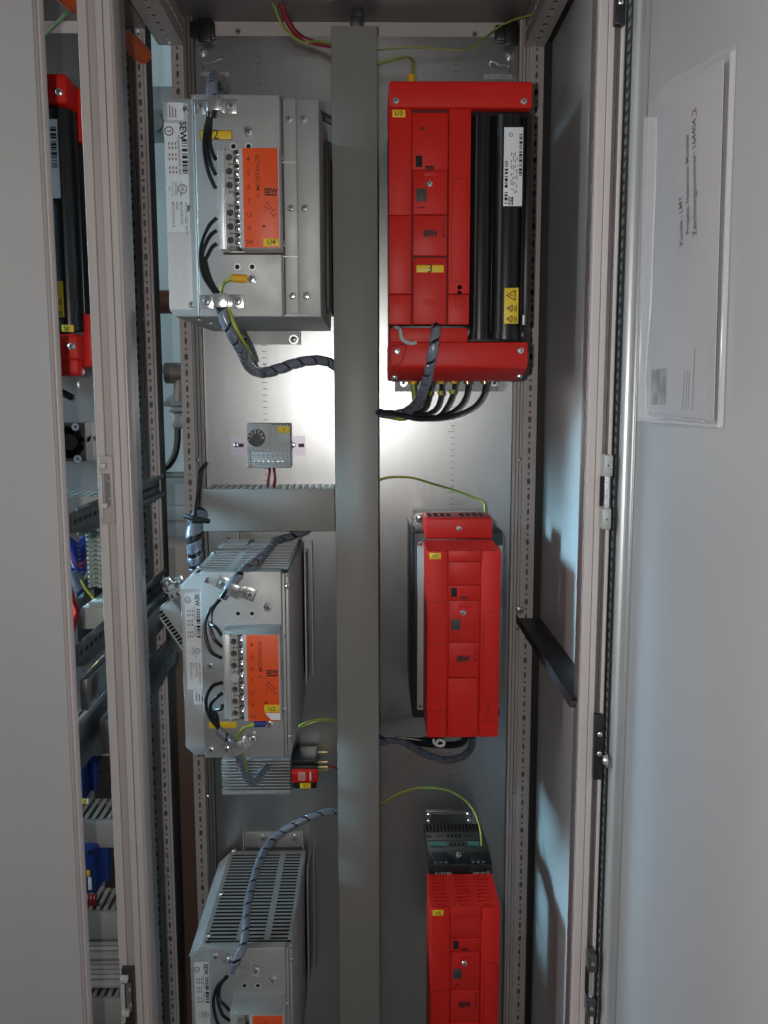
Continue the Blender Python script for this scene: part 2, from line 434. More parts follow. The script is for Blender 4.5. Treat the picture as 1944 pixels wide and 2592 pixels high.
m = MB(); rn = random.Random(12)
for t, x, y, an, ln in (('F', 1150, 900, 80, .030), ('F', 1185, 1010, 75, .022), ('F', 580, 1090, 88, .022), ('F', 740, 1270, 100, .012), ('F', 965, 1150, 92, .030), ('F', 850, 1120, -40, .014), ('F', 1160, 1380, -8, .030), ('F', 400, 768, 2, .008), ('F', 1015, 1200, 95, .02),
                        ('G', 430, 1765, 35, .014), ('G', 600, 1970, 32, .018), ('G', 625, 1995, 40, .006), ('G', 1035, 1960, 60, .008), ('G', 560, 2165, 30, .012), ('K', 250, 385, 5, .012), ('K', 215, 670, 0, .004), ('K', 250, 1775, 5, .010), ('K', 1250, 1105, 25, .010), ('B', 1020, 490, -5, .012), ('B', 945, 885, 20, .008)):
    for q in range(rn.choice((1, 2, 3))):
        c = T(t, x, y, YPL-.0003)+Vector((rn.uniform(-.003, .003), 0, rn.uniform(-.003, .003))); a_ = R(an+rn.uniform(-6, 6)); d_ = Vector((math.cos(a_), 0, math.sin(a_)))*ln*rn.uniform(.3, .6); n_ = Vector((-math.sin(a_), 0, math.cos(a_)))*.00016
        m.face([c-d_, c-n_, c+d_, c+n_])
m.build('scratches', 'zinc', plate)
for t, x, y in (('B', 370, 435), ('C', 1295, 465)): screw(T(t, x, y, YPL), .0052, plate, 'washer')
for t, x, y, s in (('B', 470, 555, 1), ('C', 1200, 575, -1)):
    m = MB(); c = T(t, x, y, YPL-.002)
    m.tube([c+Vector((-.016*s, 0, -.006)), c+Vector((-.015*s, -.006, .002)), c+Vector((0, -.008, .003)), c+Vector((.010*s, -.006, .009)), c+Vector((.012*s, 0, .010))], .0016, 8)
    m.box(c.x-.022, c.x+.022, YPL-.0012, YPL-.0002, c.z-.014, c.z-.008)
    m.build('hook', 'zinc', plate)

def post(parent, xa, xb, xc, y, face, mats=('post', 'post_inner')):
    """rear post: perforated face xa..xb, plain flange xb..xc beside it"""
    m = MB(); lo, hi = min(xa, xb), max(xa, xb)
    m.perf((lo, y, ZB+.2), XR, ZU, hi-lo, 1.70, wide=8)
    m.box(lo, lo+.0015, y+.0004, y+.040, ZB, ZR); m.box(hi-.0015, hi, y+.0004, y+.040, ZB, ZR)
    p = m.build('rear_post', mats[0], parent)
    m = MB(); m.box(lo+.002, hi-.002, y+.014, y+.016, ZB, ZR)
    m.build('post_core', 'post_core_grey', p)
    m = MB(); a, b = min(xb, xc), max(xb, xc); wv = b-a
    for i, f in enumerate(((0, .30, .004), (.30, .36, .009), (.36, .66, .0045), (.66, .72, .009), (.72, 1, .004))):
        m.box(a+wv*f[0], a+wv*f[1]-.0002, y+f[2], y+.03, ZB, ZR)
    m.build('post_flange', mats[1] if face else mats[0], p)
    return p
xa, xb, xc = P(451, 720, 1.447).x, P(481, 720, 1.447).x, pa[0]-.002
lp = post(cab, xa, xb, xc, 1.447, True)
xa, xb, xc = P(1360, 998, 1.447).x, P(1325, 998, 1.447).x, pa[1]+.002
rpst = post(cab, xa, xb, xc, 1.447, False)
for t, x, y in (('G', 1375, 1735), ('K', 1355, 1030), ('O', 1335, 240)): screw(T(t, x, y, 1.449), .0034, rpst, 'pan')
for t, x, y in (('F', 335, 1740), ('N', 415, 280)): screw(T(t, x, y, 1.449), .0034, lp, 'pan')

# roof, rear rail, depth rails
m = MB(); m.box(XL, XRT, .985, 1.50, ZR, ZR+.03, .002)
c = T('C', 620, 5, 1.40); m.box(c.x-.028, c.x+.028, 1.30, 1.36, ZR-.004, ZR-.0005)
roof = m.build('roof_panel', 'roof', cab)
m = MB(); m.box(-.29, .248, 1.468, 1.482, P(900, 97, 1.468).z-.012, ZR-.0005)
rr = m.build('rear_rail', 'paint', cab)
for t, x, y in (('B', 672, 265), ('C', 1000, 290)): screw(T(t, x, y, 1.467), .0048, rr, 'socket')
for (x0, x1, side) in ((-.3205, -.283, 1), (.2365, .2665, -1)):
    m = MB(); y0, y1 = 1.0, 1.445
    m.perf((x0, y1, ZRAIL), XR, (0, -1, 0), x1-x0, y1-y0, hw=.003, hl=.007)
    xi = x1 if side > 0 else x0
    if side > 0: m.perf((xi, y1, ZRAIL), ZU, (0, -1, 0), ZR-ZRAIL, y1-y0, hw=.003, hl=.007)
    else: m.perf((xi, y0, ZRAIL), ZU, (0, 1, 0), ZR-ZRAIL, y1-y0, hw=.003, hl=.007)
    dr = m.build('depth_rail', 'post', cab)
    m = MB(); m.box(x0+.004, x1-.004, y0, y1, ZRAIL+.008, ZR-.002); m.build('rail_core', 'post_inner', dr)
for t, x, y in (('B', 390, 255), ('C', 1290, 285)):
    c = T(t, x, y, 1.452); m = MB(); m.box(c.x-.022, c.x+.016, 1.446, 1.458, c.z-.011, c.z+.012, .003); m.box(c.x-.008, c.x+.012, 1.44, 1.446, c.z-.02, c.z+.014, .002)
    m.build('corner_clip', 'black', cab)
m = MB(); c = T('C', 22, 100, 1.42); m.box(c.x-.007, c.x+.007, 1.415, 1.425, c.z-.020, ZR-.001, .002); m.box(c.x-.012, c.x+.006, 1.407, 1.4148, c.z-.03, c.z-.01, .002)
m.build('roof_bracket', 'dark_steel', roof)

# right side wall with its black seal
m = MB(); m.box(.2775, .2795, 1.045, 1.475, ZB, ZR)
m.box(.2668, .2772, 1.452, 1.476, ZB, ZRAIL+.02)
side = m.build('side_panel', 'side', cab)
m = MB(); m.box(.2672, .2771, 1.4385, 1.4515, ZB, ZRAIL+.004); m.box(.267, .2772, 1.02, 1.4515, ZRAIL+.0045, ZRAIL+.016)
m.build('seal', 'seal', cab)
m = MB(); m.box(.262, .2764, 1.026, 1.4385, ZRAIL+.0165, ZR-.001); m.build('rail_web', 'post_inner', cab)

# front posts
def vpx(px, Y, y=998): return P(px, y, Y).x
def vstrips(m, Y, spec, depth=.03):
    for a, b, off in spec: m.box(vpx(a, Y), vpx(b, Y), Y+off, Y+depth, ZB, ZR-.0006, .0008, 1)
m = MB(); vstrips(m, 1.02, ((1491, 1512.5, 0), (1513.6, 1529, 0), (1545, 1554, .001)))
fp = m.build('front_post', 'paint', cab)
m = MB(); vstrips(m, 1.02, ((1512.6, 1513.5, .003), (1529.2, 1544.8, .012))); m.build('post_groove', 'post_inner', fp)
m = MB(); m.box(vpx(1484, 1.03), vpx(1490.5, 1.03), 1.03, 1.052, ZB, ZRAIL, .001)
rn = random.Random(3); z = ZB
while z < ZRAIL:
    h = rn.uniform(.004, .03); x = vpx(1484, 1.03)
    if rn.random() < .55: m.box(x-.0012, x+.0004, 1.0285, 1.032, z, z+h)
    z += h+rn.uniform(.002, .02)
m.build('post_lip', 'post_inner', fp)

m = MB(); vstrips(m, 1.02, ((237, 258.8, 0), (279.2, 296.6, 0), (297.8, 315.8, .0015)))
fl = m.build('front_post', 'paint', cab)
m = MB(); vstrips(m, 1.02, ((259, 279, .004), (296.8, 297.6, .005))); m.build('post_groove', 'post', fl)
m = MB(); m.box(vpx(316.2, 1.021), vpx(324, 1.021), 1.021, 1.050, ZB, ZR-.0006, .0025, 2); m.build('post_lip', 'post', fl)
m = MB(); m.box(vpx(324.5, 1.03), vpx(324.5, 1.03)+.0012, 1.03, 1.072, ZB, ZR-.0006)
m.build('post_web', 'post_inner', fl)
# lock keepers on the left front post
def keeper(z0, z1, dark):
    k = MB(); xk0, xk1 = vpx(246, 1.018), vpx(281, 1.018)
    k.box(xk0, xk1, 1.0135, 1.0195, z0, z1, .001)
    k.box(xk1-.0022, xk1, 1.009, 1.0135, z0, z1, .0005)
    kk = k.build('lock_keeper', 'post' if not dark else 'device_dark', fl)
    q = MB(); q.box(xk0+.005, xk1-.004, 1.0125, 1.0134, z0+.02, z1-.02); q.build('keeper_recess', 'post_inner', kk)
    q = MB(); h = z1-z0
    for f in (.24, .82): q.box(xk0+.0005, xk1-.006, 1.004, 1.0124, z0+h*f, z0+h*f+.006, .001)
    q.box(xk0+.0005, xk0+.004, 1.008, 1.0123, z0+h*.1, z0+h*.74, .0006); q.build('keeper_jaw', 'paint', kk)
    for f in (.36, .62): screw((xk1-.006, 1.0124, z0+h*f), .0028, kk, 'pan')
keeper(P(262, 1324, 1.02).z, P(262, 1153, 1.02).z, False)
keeper(P(310, 2588, 1.02).z, P(310, 2442, 1.02).z, True)

# door, swung out to the right
dd = ray(1115.6, 993); dd.z = 0; dd.normalize()                      # along the door, into the picture
dn = Vector((-dd.y, dd.x, 0))                                        # its inner face looks left
dp = P(1613, 998, .965)
def PDR(px, py, off=0.0): return PN(px, py, dp+dn*off, dn)
def du(px, off=0.0): return (PDR(px, 998, off)-dp).dot(dd)
def dbox(m, ua, ub, off0, off1, z0, z1, bev=.0006):
    b = dp+dd*ua+dn*off0; b.z = z0
    m.obox(b, dd*(ub-ua), dn*(off1-off0), (0, 0, z1-z0), bev)
ztop = ZR+.02
m = MB(); dbox(m, -.56, du(1613), -.002, 0, ZB, ztop, 0); dbox(m, -.56, -.5595, -.0015, .02, ZB, ztop, 0)
door = m.build('door', 'door', cab)
m = MB(); dbox(m, du(1612.4), du(1586, .004), -.001, .004, ZB, ztop, .0015)
dbox(m, du(1614.5), du(1612.6), .0004, .0018, ZB, ztop, .0003)
m.build('door_rim', 'door_in', door)
m = MB(); dbox(m, du(1585.5, .006), du(1574.5, .006), 0, .008, ZB, ztop, .0036); m.build('door_bead', 'alu_bright', door)
ua, ub = du(1573.5, .003), du(1554.5, .003)
m = MB(); b = dp+dd*max(ua, ub)+dn*.003; b.z = ZB+.2
m.perf(b, -dd, ZU, abs(ub-ua), 1.74, hw=abs(ub-ua)*.20, hl=.0050)
ps_ = m.build('perforated_strip', 'door_in', door)
m = MB(); dbox(m, ua, ub, -.008, -.006, ZB, ztop, 0); m.build('strip_core', 'term_dark', ps_)
# hinges between front post and door
def hinge(t, y0, y1, dark):
    a = T(t, 505, y0, 1.012) if t != 'Q' else T(t, 425, y0, 1.012)
    z1, z0 = a.z, T(t, 500, y1, 1.012).z
    xm = (P(1531, 998, 1.012).x+P(1551, 998, 1.012).x)/2; h = z1-z0
    k = MB(); k.box(xm-.0046, xm+.0046, 1.0206, 1.0214, z0, z1)
    hh = k.build('hinge', 'dark_steel' if dark else 'alu', cab)
    for f0, f1 in ((0, .29), (.71, 1)):
        k = MB(); k.box(xm-.0052, xm+.0052, 1.003, 1.0205, z0+h*f0, z0+h*f1, .002); k.build('hinge_knuckle', 'dark_steel' if dark else 'alu', hh)
    k = MB(); k.cyl((xm+.001, 1.011, z0+h*.28), (xm+.001, 1.011, z0+h*.72), .0032); k.build('hinge_pin', 'zinc', hh)
    k = MB(); k.box(xm-.0052, xm-.001, 1.016, 1.0195, z0+h*.3, z0+h*.7); k.build('hinge_gap', 'slit', hh)
    for f in (.14, .86): screw((xm, 1.0028, z0+h*f), .0022, hh, 'socket')
hinge('H', 1425, 1950, False)
hinge('Q', 1325, 1760, True)
m = MB(); c = T('L', 458, 1670, 1.018); m.box(c.x-.006, c.x+.005, 1.012, 1.022, c.z-.045, c.z+.035, .001)
b_ = m.build('door_stay', 'black', cab)
for dz in (-.012, .012): screw((c.x, 1.0118, c.z+dz), .003, b_, 'pan')
c = T('L', 520, 1800, 1.0); screw(c, .006, door, 'washer', axis=dn)
m = MB(); c = T('D', 605, 60, 1.018); m.box(c.x-.0055, c.x+.006, 1.012, 1.022, c.z-.018, c.z+.05, .001); b_ = m.build('door_stay', 'black', cab)
screw((c.x, 1.0118, c.z+.004), .003, b_, 'pan')

# ------------------------------------------------------------------ neighbouring cabinet on the left, door ajar
cab2 = thing('electrical_cabinet', 'neighbouring grey cabinet with its door ajar, left of the wide open one', 'cabinet', (-.64, 1.24, 0))
XN = P(404, 998, 1.42).x                                            # right edge of its rear post
m = MB(); m.box(-.90, P(330, 998, YPL).x-.02, YPL, YPL+.003, .3, P(120, 84, YPL).z); m.build('mounting_plate', 'plate', cab2)
m = MB(); m.box(-.93, XN-.002, .985, 1.50, ZR, ZR+.03); m.build('roof_panel', 'roof', cab2)
m = MB(); m.box(-.90, XN-.045, 1.468, 1.482, P(120, 84, 1.468).z-.006, ZR-.0005); m.build('rear_rail', 'paint', cab2)
zr2 = P(370, 72, 1.42).z
m = MB(); m.box(XN-.044, XN-.002, 1.0, 1.425, zr2, ZR-.0005, .002); dr = m.build('depth_rail', 'post', cab2)
m = MB(); rn = random.Random(5)
for k in range(16): m.box(XN-.0021, XN-.0012, 1.03+k*.025, 1.042+k*.025, zr2+.010, zr2+.015)
m.build('rail_slot', 'slit', dr)
def vx2(px): return P(px, 998, 1.42).x
m = MB()
m.perf((vx2(344), 1.424, ZB+.2), XR, ZU, vx2(359)-vx2(344), zr2-ZB-.2, wide=7)
m.perf((vx2(373), 1.418, ZB+.2), XR, ZU, vx2(392)-vx2(373), zr2-ZB-.2, wide=9)
m.box(vx2(392.3), vx2(402), 1.418, 1.43, ZB, zr2, .001, 1)
m.box(vx2(361), vx2(365), 1.420, 1.43, ZB, zr2); m.box(vx2(367), vx2(372), 1.420, 1.43, ZB, zr2)
rp2 = m.build('rear_post', 'post', cab2)
m = MB(); m.box(vx2(343), vx2(402), 1.436, 1.444, ZB, zr2); m.build('post_core', 'post_core_grey', rp2)
m = MB(); m.box(vx2(341), vx2(343.4), 1.40, 1.43, ZB, zr2); m.box(vx2(402.5), vx2(407), 1.41, 1.436, ZB, zr2); m.build('seal', 'seal', cab2)
m = MB(); m.box(vx2(320), vx2(340.6), 1.408, 1.43, ZB, zr2); m.build('post_flange', 'post_inner', rp2)
# door leaf
eg = P(131, 998, .92); hg = Vector((-.93, 1.0, 0)); lv = Vector((hg.x-eg.x, hg.y-eg.y, 0)); ll = lv.length; lv.normalize()
ln = Vector((-lv.y, lv.x, 0));  ln = ln if ln.y < 0 else -ln
def lbox(m, a, b, o0, o1, bev=.0006):
    q = Vector((eg.x, eg.y, ZB))+lv*a+ln*o0; m.obox(q, lv*(b-a), ln*(o1-o0), (0, 0, ztop-ZB), bev)
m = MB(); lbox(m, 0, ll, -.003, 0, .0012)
ld = m.build('door', 'door_shaded', cab2)
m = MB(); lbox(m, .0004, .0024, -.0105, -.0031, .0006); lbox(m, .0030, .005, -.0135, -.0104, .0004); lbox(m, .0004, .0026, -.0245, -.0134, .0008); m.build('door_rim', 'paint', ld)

# ------------------------------------------------------------------ wiring ducts
def vduct():
    a = rect('p', 846, 998, 957, 998, YDU); zt = P(890, 65, YDU).z
    t = thing('wiring_duct', 'tall grey plastic wiring duct with closed lid running up the middle of the plate', 'cable duct', ((a[0]+a[1])/2, YPL, .3))
    m = MB(); m.box(a[0], a[1], YDU, YDU+.012, .3, zt, .0012, 2); m.build('lid', 'duct', t)
    m = MB(); z = .3
    while z < zt-.01:
        for x in (a[0]+.0025, a[1]-.0045): m.box(x, x+.002, YDU+.0125, YPL-.0005, z, z+.0075)
        z += .0115
    m.box(a[0]+.003, a[1]-.003, YPL-.004, YPL-.0006, .3, zt); m.build('body', 'duct', t)
vduct()
def hduct(a, yl, yb, label, name='wiring_duct', pitch=.0107, grp=None, end=False):
    t = thing(name, label, 'cable duct', ((a[0]+a[1])/2, yb, a[2]), grp)
    m = MB(); m.box(a[0], a[1], yl, yl+.010, a[2], a[3], .0012, 2); m.build('lid', 'duct', t)
    m = MB(); x = a[0]+.003
    while x < a[1]-.006:
        for z in (a[2]+.0004, a[3]-.0024): m.box(x, x+pitch*.56, yl+.0105, yb-.0005, z, z+.002)
        x += pitch
    m.box(a[0]+.002, a[1]-.002, yb-.004, yb-.0006, a[2]+.004, a[3]-.006)
    if end: m.box(a[0]+.001, a[0]+.0025, yl+.011, yb-.001, a[2]+.004, a[3]-.006)
    m.build('body', 'duct', t)
    m = MB(); m.box(a[0]+.004, a[1]-.003, yl+.012, yb-.0045, a[2]+.007, a[3]-.0075); m.build('inside', 'term_dark', t); return t
a1 = rect('F', 378, 1985, 1490, 2339, YDU); a1 = (a1[0], rect('p', 846, 998, 957, 998, YDU)[0]-.0008, a1[2], a1[3])
hduct(a1, YDU, YPL, 'short horizontal grey wiring duct below the round dial thermostat', end=True)

# ------------------------------------------------------------------ cables
def cable(name, pts, r, m, label, cat='cable', group=None, **kw):
    b = MB(); b.tube(pts, r, **kw); return tag(b.build(name, m), label, cat, group)
def earth(name, pts, r, label, group=None):
    b = MB(); b.tube(pts, r, seg=10, stripes=(0, 0, 0, 1, 1, 0, 0, 0, 1, 1), twist=.10)
    return tag(b.build(name, ['wire_yel', 'wire_grn']), label, 'wire', group)
def harness(name, pts, r, label, wrap='spiral', pitch=.017, cover=.85, group=None, core='cable'):
    o_ = pts[0]; t = thing(name, label, 'cable harness', o_, group)
    b = MB(); b.tube(pts, r, 12); b.build('core', core, t)
    b = MB(); b.band(pts, r+.0004, pitch, cover); b.build('spiral_wrap', wrap, t)
    return t

# ------------------------------------------------------------------ output filters (silver boxes on the left)
YLAB, YCOV, YTER, YBK = 1.181, 1.165, 1.128, 1.456
def label_print(parent, x0, x1, z0, z1, y, seed, small=False):
    """name plate of a filter: lettering runs down the strip"""
    w_ = x1-x0; h = z1-z0; DN, UPX = (0, 0, -1), (1, 0, 0)
    m = MB(); f = lambda u, v: (x0+w_*u, y-.0003, z1-h*v)
    text_into(m, 'SEW', f(.80, .075), DN, UPX, w_*.40, .03)
    bx0, bx1 = x0+w_*.74, x0+w_*.98
    bars_into(m, bx0, bx1, z1-h*.46, z1-h*.15, y-.0004, seed=seed, unit=.0012)
    m.ring(f(.20, .075), YN, w_*.20, w_*.045); text_into(m, 'S', f(.20, .075), DN, UPX, w_*.22, .02)
    m.ring(f(.72, .60), YN, w_*.20, w_*.035); text_into(m, 'UL', f(.72, .60), DN, UPX, w_*.20, .02)
    text_into(m, 'c', f(.66, .545), DN, UPX, w_*.16); text_into(m, 'us', f(.66, .655), DN, UPX, w_*.15, .02)
    m.build('lettering', 'ink', parent)
    m = MB()
    text_into(m, 'Ausgangsfilter', f(.62, .21), DN, UPX, w_*.17, .01); text_into(m, 'HF047-403', f(.62, .39), DN, UPX, w_*.17, .01)
    for u, v in ((.47, .17), (.33, .17), (.19, .17), (.47, .27), (.33, .27), (.19, .27), (.47, .39), (.33, .39), (.19, .39)):
        for k in range(2): m.box(x0+w_*(u-.03), x0+w_*(u+.03), y-.0004, y-.0002, z1-h*(v+.03+.04*k), z1-h*(v+.005+.04*k))
    text_into(m, 'LISTED', f(.44, .60), DN, UPX, w_*.18, .01); text_into(m, 'IND. CONT. EQ.', f(.28, .60), DN, UPX, w_*.085, .01); text_into(m, '2D06', f(.14, .60), DN, UPX, w_*.09, .01)
    for u, s in ((.84, 'WHEN USED WITH'), (.64, 'MOVIDRIVE®'), (.45, 'AND'), (.27, 'MOVITRAC® B')):
        text_into(m, s, f(u, .72), DN, UPX, w_*.165, .006, align='LEFT')
    m.build('lettering', 'ink_soft', parent)

def clamp(parent, c, wd, ang, r=.010):
    """saddle clamp over a cable: bridge, two feet, two screws"""
    u = Vector((math.cos(ang), 0, -math.sin(ang))); v = Vector((math.sin(ang), 0, math.cos(ang))); c = Vector(c)
    m = MB(); hb = .0085
    prof = [(-wd, 0), (-wd*.36, 0), (-wd*.30, .018), (wd*.26, .018), (wd*.34, .004), (wd, .004)]
    A = [c+u*a-Vector((0, 1, 0))*(b+.0015) for a, b in prof]
    for i in range(len(A)-1):
        d = (A[i+1]-A[i]); n = Vector((0, -.0016, 0)) if abs(d.y) < .003 else u*.0016
        m.obox(A[i]-v*hb, d, v*hb*2, n, .0003)
    k = m.build('cable_clamp', 'zinc', parent)
    for s in (-.68, .74): screw(c+u*wd*s-Vector((0, .0058 if s > 0 else .0032, 0)), .0052, k, 'pan')
    return k

def terminals(parent, X0, X1, Z0, Z1, orange, n=7, plug=3):
    """terminal row (round wire entries, screw clamps) and the orange lettered face"""
    h = (Z1-Z0); ox0, ox1 = orange
    m = MB(); m.box(X0, X0+.0075, YTER+.010, YCOV, Z0-.002, Z1+.003, .001)
    m.box(X0+.0075, X0+.010, YTER+.004, YCOV, Z0-.003, Z1+.003, .0008)
    ch = m.build('terminal_channel', 'alu_bright', parent)
    xa, xb = X0+.0102, X0+.0102+(ox0-.004-X0-.0102)*.56
    m = MB(); pitch = h/n
    m.holed((xa, YTER+.004, Z0), XR, ZU, xb-xa, h, [(0, xb-xa, pitch*k, pitch*(k+1), (xb-xa)*.48, pitch*(k+.5), .0042, .0042, True) for k in range(n)], .012)
    m.box(xa, xb, YTER+.017, YCOV-.001, Z0, Z1)
    tb = m.build('terminal_block', 'term', parent)
    m = MB()
    for k in range(n):
        if n-1-k != plug: m.cyl((xa+(xb-xa)*.48, YTER+.013, Z0+pitch*(k+.5)), (xa+(xb-xa)*.48, YTER+.0165, Z0+pitch*(k+.5)), .004, 12)
        m.box(xa+.004, xb, YTER+.0034, YTER+.0039, Z0+pitch*k-.0004, Z0+pitch*k+.0004)
        m.box(xa+.004, xa+.0048, YTER+.0034, YTER+.00395, Z0+pitch*k-.002, Z0+pitch*k+.002)
    m.build('wire_entry', 'term_dark', tb)
    z = Z0+pitch*(n-1-plug+.5)
    m = MB(); m.cyl((xa+(xb-xa)*.5, YTER+.010, z), (xa+(xb-xa)*.5, YTER+.0030, z), .0058, 20); m.build('plug', 'thermo', tb)
    xc = ox0-.005
    m = MB(); m.box(xb+.0002, xc, YTER+.014, YCOV-.001, Z0, Z1)
    for k in range(n+1): m.box(xb+.0006, xc-.001, YTER+.007, YTER+.014, Z0+pitch*k-.0011, Z0+pitch*k+.0011)
    m.build('screw_channel', 'term_dark', tb)
    rn = random.Random(11)
    for k in range(n):
        z = Z0+pitch*(k+.42); x = (xb+xc)/2
        sc_ = screw((x, YTER+.0125, z), .0042, tb, 'washer', rot=rn.uniform(0, 3)); sc_.scale = (.0042, .006, .0042)
        m = MB(); m.box(x-.004, x+.005, YTER+.009, YTER+.0135, z+.005, z+.0072, .0006); m.build('clamp_yoke', 'zinc', tb)
    # orange face
    m = MB(); m.box(xc, ox1+.0016, YTER+.001, YCOV-.0005, Z0-.002, Z1+.002, .0012); hs = m.build('terminal_cover', 'paint', parent)
    m = MB(); m.box(ox0, ox1, YTER, YTER+.0009, Z0-.0012, Z1+.0015, .0003); of = m.build('orange_face', 'orange', hs)
    W = ox1-ox0; g = lambda u, v: (ox0+W*u, YTER-.0003, Z1-h*v)
    m = MB()
    for k, s in enumerate('4567UVW'): text_into(m, s, g(.16, (k+.5)/n+.03), XR, ZU, W*.20, .008)
    text_into(m, 'MOVITRAC®', g(.43, .24), ZU, (-1, 0, 0), W*.17, .008)
    text_into(m, 'B', g(.43, .48), ZU, (-1, 0, 0), W*.13, .008); text_into(m, 'M', g(.58, .79), XR, ZU, W*.13, .006)
    zz = [g(.60, .60), g(.68, .535), g(.86, .635), g(.93, .60)]
    for dz in (0, -.055):
        q = [Vector(a)+Vector((0, 0, h*dz)) for a in zz]
        for a, b in zip(q, q[1:]):
            d = b-a; n_ = Vector((-d.z, 0, d.x)).normalized()*.0004; m.face([a-n_, b-n_, b+n_, a+n_])
    m.build('lettering', 'ink_orange', of)
    m = MB(); text_into(m, 'SEW', g(.79, .425), XR, ZU, W*.19, .035)
    a = g(.79, .462); m.box(a[0]-W*.17, a[0]+W*.17, a[1]-.0001, a[1]+.0002, a[2]-.0012, a[2]+.0006); m.build('lettering', 'ink', of)
    return tb, of, hs

def marker(parent, a, y, s, size, name='marker', m_='yellow', ink='ink'):
    m = MB(); m.box(a[0], a[1], y-.0008, y, a[2], a[3], .0003); k = m.build(name, m_, parent)
    m = MB(); text_into(m, s, ((a[0]+a[1])/2, y-.0011, (a[2]+a[3])/2), XR, ZU, size, .004); m.build('lettering', ink, k); return k

# --- the upper, wide filter
F1 = thing('output_filter', 'largest silver filter with orange terminal face marked U4, topmost on the plate', 'filter', T('F', 600, 500, YBK))
lx0, _, lz0, lz1 = rect('B', 55, 830, 180, 830, YLAB)
lx0 = P(420.5, 520, YLAB).x; lz1 = P(430, 249, YLAB).z; lz0 = P(445, 802, YLAB).z
bx1 = P(811, 524, 1.19).x; bz1 = P(780, 247, 1.19).z
ch = .009
m = MB()
m.prism([(lx0, YLAB, lz0+ch), (lx0+ch*.8, YLAB, lz0), (bx1, YLAB, lz0), (bx1, YLAB, lz1), (lx0+.004, YLAB, lz1), (lx0, YLAB, lz1-.005)], (0, YBK-YLAB, 0), .0012)
body1 = m.build('housing', 'alu', F1)
cx0, cx1 = P(497, 520, YCOV).x, P(712, 520, YCOV).x
cz0, cz1 = P(600, 803, YCOV).z, P(600, 237, YCOV).z
m = MB(); m.box(cx0, cx1, YCOV, YLAB-.0004, cz0, cz1, .0022, 3); cov1 = m.build('cover', 'alu', F1)
m = MB(); m.box(cx0-.0026, cx0-.0004, YCOV+.001, YLAB-.0002, cz0+.001, cz1-.0005, .001); m.build('cover_edge_highlight', 'alu_bright', cov1)  # edge highlight put into a strip of brighter aluminium
# right stepped panels
p1 = rect('B', 1045, 825, 1163, 2700, 1.176); p2 = rect('B', 1167, 822, 1352, 2700, 1.178)
x1a, x1b, x1c = P(720, 520, 1.178).x, P(753, 520, 1.178).x, P(809, 520, 1.179).x
zt_, zb_ = p1[3], P(780, 838, 1.30).z
m = MB(); m.box(x1a, x1b-.0003, 1.1765, YLAB-.0003, lz0+.004, zt_, .0008); m.build('side_cover', 'alu', F1)
m = MB(); m.box(x1b+.0003, x1c, 1.178, YLAB-.0003, lz0+.003, zt_-.001, .0008); sc2 = m.build('side_cover', 'alu', F1)
m = MB(); m.box(cx1+.0006, x1a-.0004, YLAB-.0025, YLAB-.0003, lz0+.002, zt_); m.build('cover_gap', 'term_dark', cov1)
for z0_ in (P(700, 408, 1.17).z, P(700, 648, 1.17).z):
    m = MB(); m.box(cx1+.0005, x1b, 1.1750, 1.1763, z0_-.0006, z0_+.0006); m.build('bend_line', 'alu_bright', sc2)
for t, x, y in (('B', 1100, 1000), ('B', 1118, 1750), ('F', 1130, 362)): screw(T(t, x, y, 1.1765), .0046, F1, 'pan')
for t, x, y in (('B', 1223, 1000), ('B', 1235, 1750), ('F', 1248, 362)): screw(T(t, x, y, 1.178), .0050, F1, 'pan')
for t, x, y in (('B', 230, 922), ('B', 262, 1752), ('F', 285, 437)): screw(T(t, x, y, YLAB), .0045, F1, 'pan')
for t, x, y in (('B', 1027, 1318), ('B', 1045, 2045)): screw(T(t, x, y, 1.172), .0040, F1, 'pan', axis=(.6, -.8, 0))
screw(T('B', 755, 1108, YCOV), .0068, F1, 'pan')
screw(T('F', 790, 225, YCOV), .0052, F1, 'washer')
for t, x, y in (('B', 633, 1229), ('B', 760, 1229), ('F', 665, 118), ('F', 790, 118)):
    m = MB(); c = T(t, x, y, YCOV); m.cyl(c+Vector((0, .001, 0)), c+Vector((0, -.0004, 0)), .0030, 14); m.build('hole', 'slit', cov1)
for t, x, y in (('B', 633, 1229), ('B', 760, 1229), ('F', 665, 118), ('F', 790, 118)): m = MB(); m.ring(T(t, x, y, YCOV-.0005), YN, .0046, .0017); m.build('hole_collar', 'alu_bright', cov1)
a = rect('B', 550, 2125, 1050, 2140, YCOV); m = MB(); m.box(a[0], a[1], YCOV-.0004, YCOV+.0005, a[2], a[3]); m.build('slot', 'slit', cov1)
np1 = (lx0+.001, cx0-.0115, P(430, 588, YLAB).z, P(430, 311, YLAB).z)
m = MB(); m.box(np1[0], np1[1], YLAB-.0006, YLAB-.0001, np1[2], np1[3]); lab = m.build('name_plate', 'white', F1)
label_print(lab, np1[0], np1[1], np1[2], np1[3], YLAB-.0006, 3)
m = MB(); m.box(np1[0]+.0002, np1[1]+.0008, YLAB-.0005, YLAB-.0001, lz0+.009, np1[2]-.0004); m.build('bare_strip', 'alu_bright', F1); m = MB(); m.box(np1[0]+.0002, np1[1]+.0008, YLAB-.0005, YLAB-.0001, np1[3]+.0004, lz1-.006)
m.build('bare_strip', 'alu_bright', F1)
a = (np1[0]+.005, np1[1]-.004, np1[3]+.003, np1[3]+.024); m = MB(); m.box(a[0], a[1], YLAB-.0009, YLAB-.0006, a[2], a[3]); k = m.build('sticker', 'white', F1)
m = MB()
for q in range(3): m.box(a[0]+.002+.0035*q, a[0]+.0034+.0035*q, YLAB-.0011, YLAB-.001, a[2]+.003, a[3]-.003-.002*q)
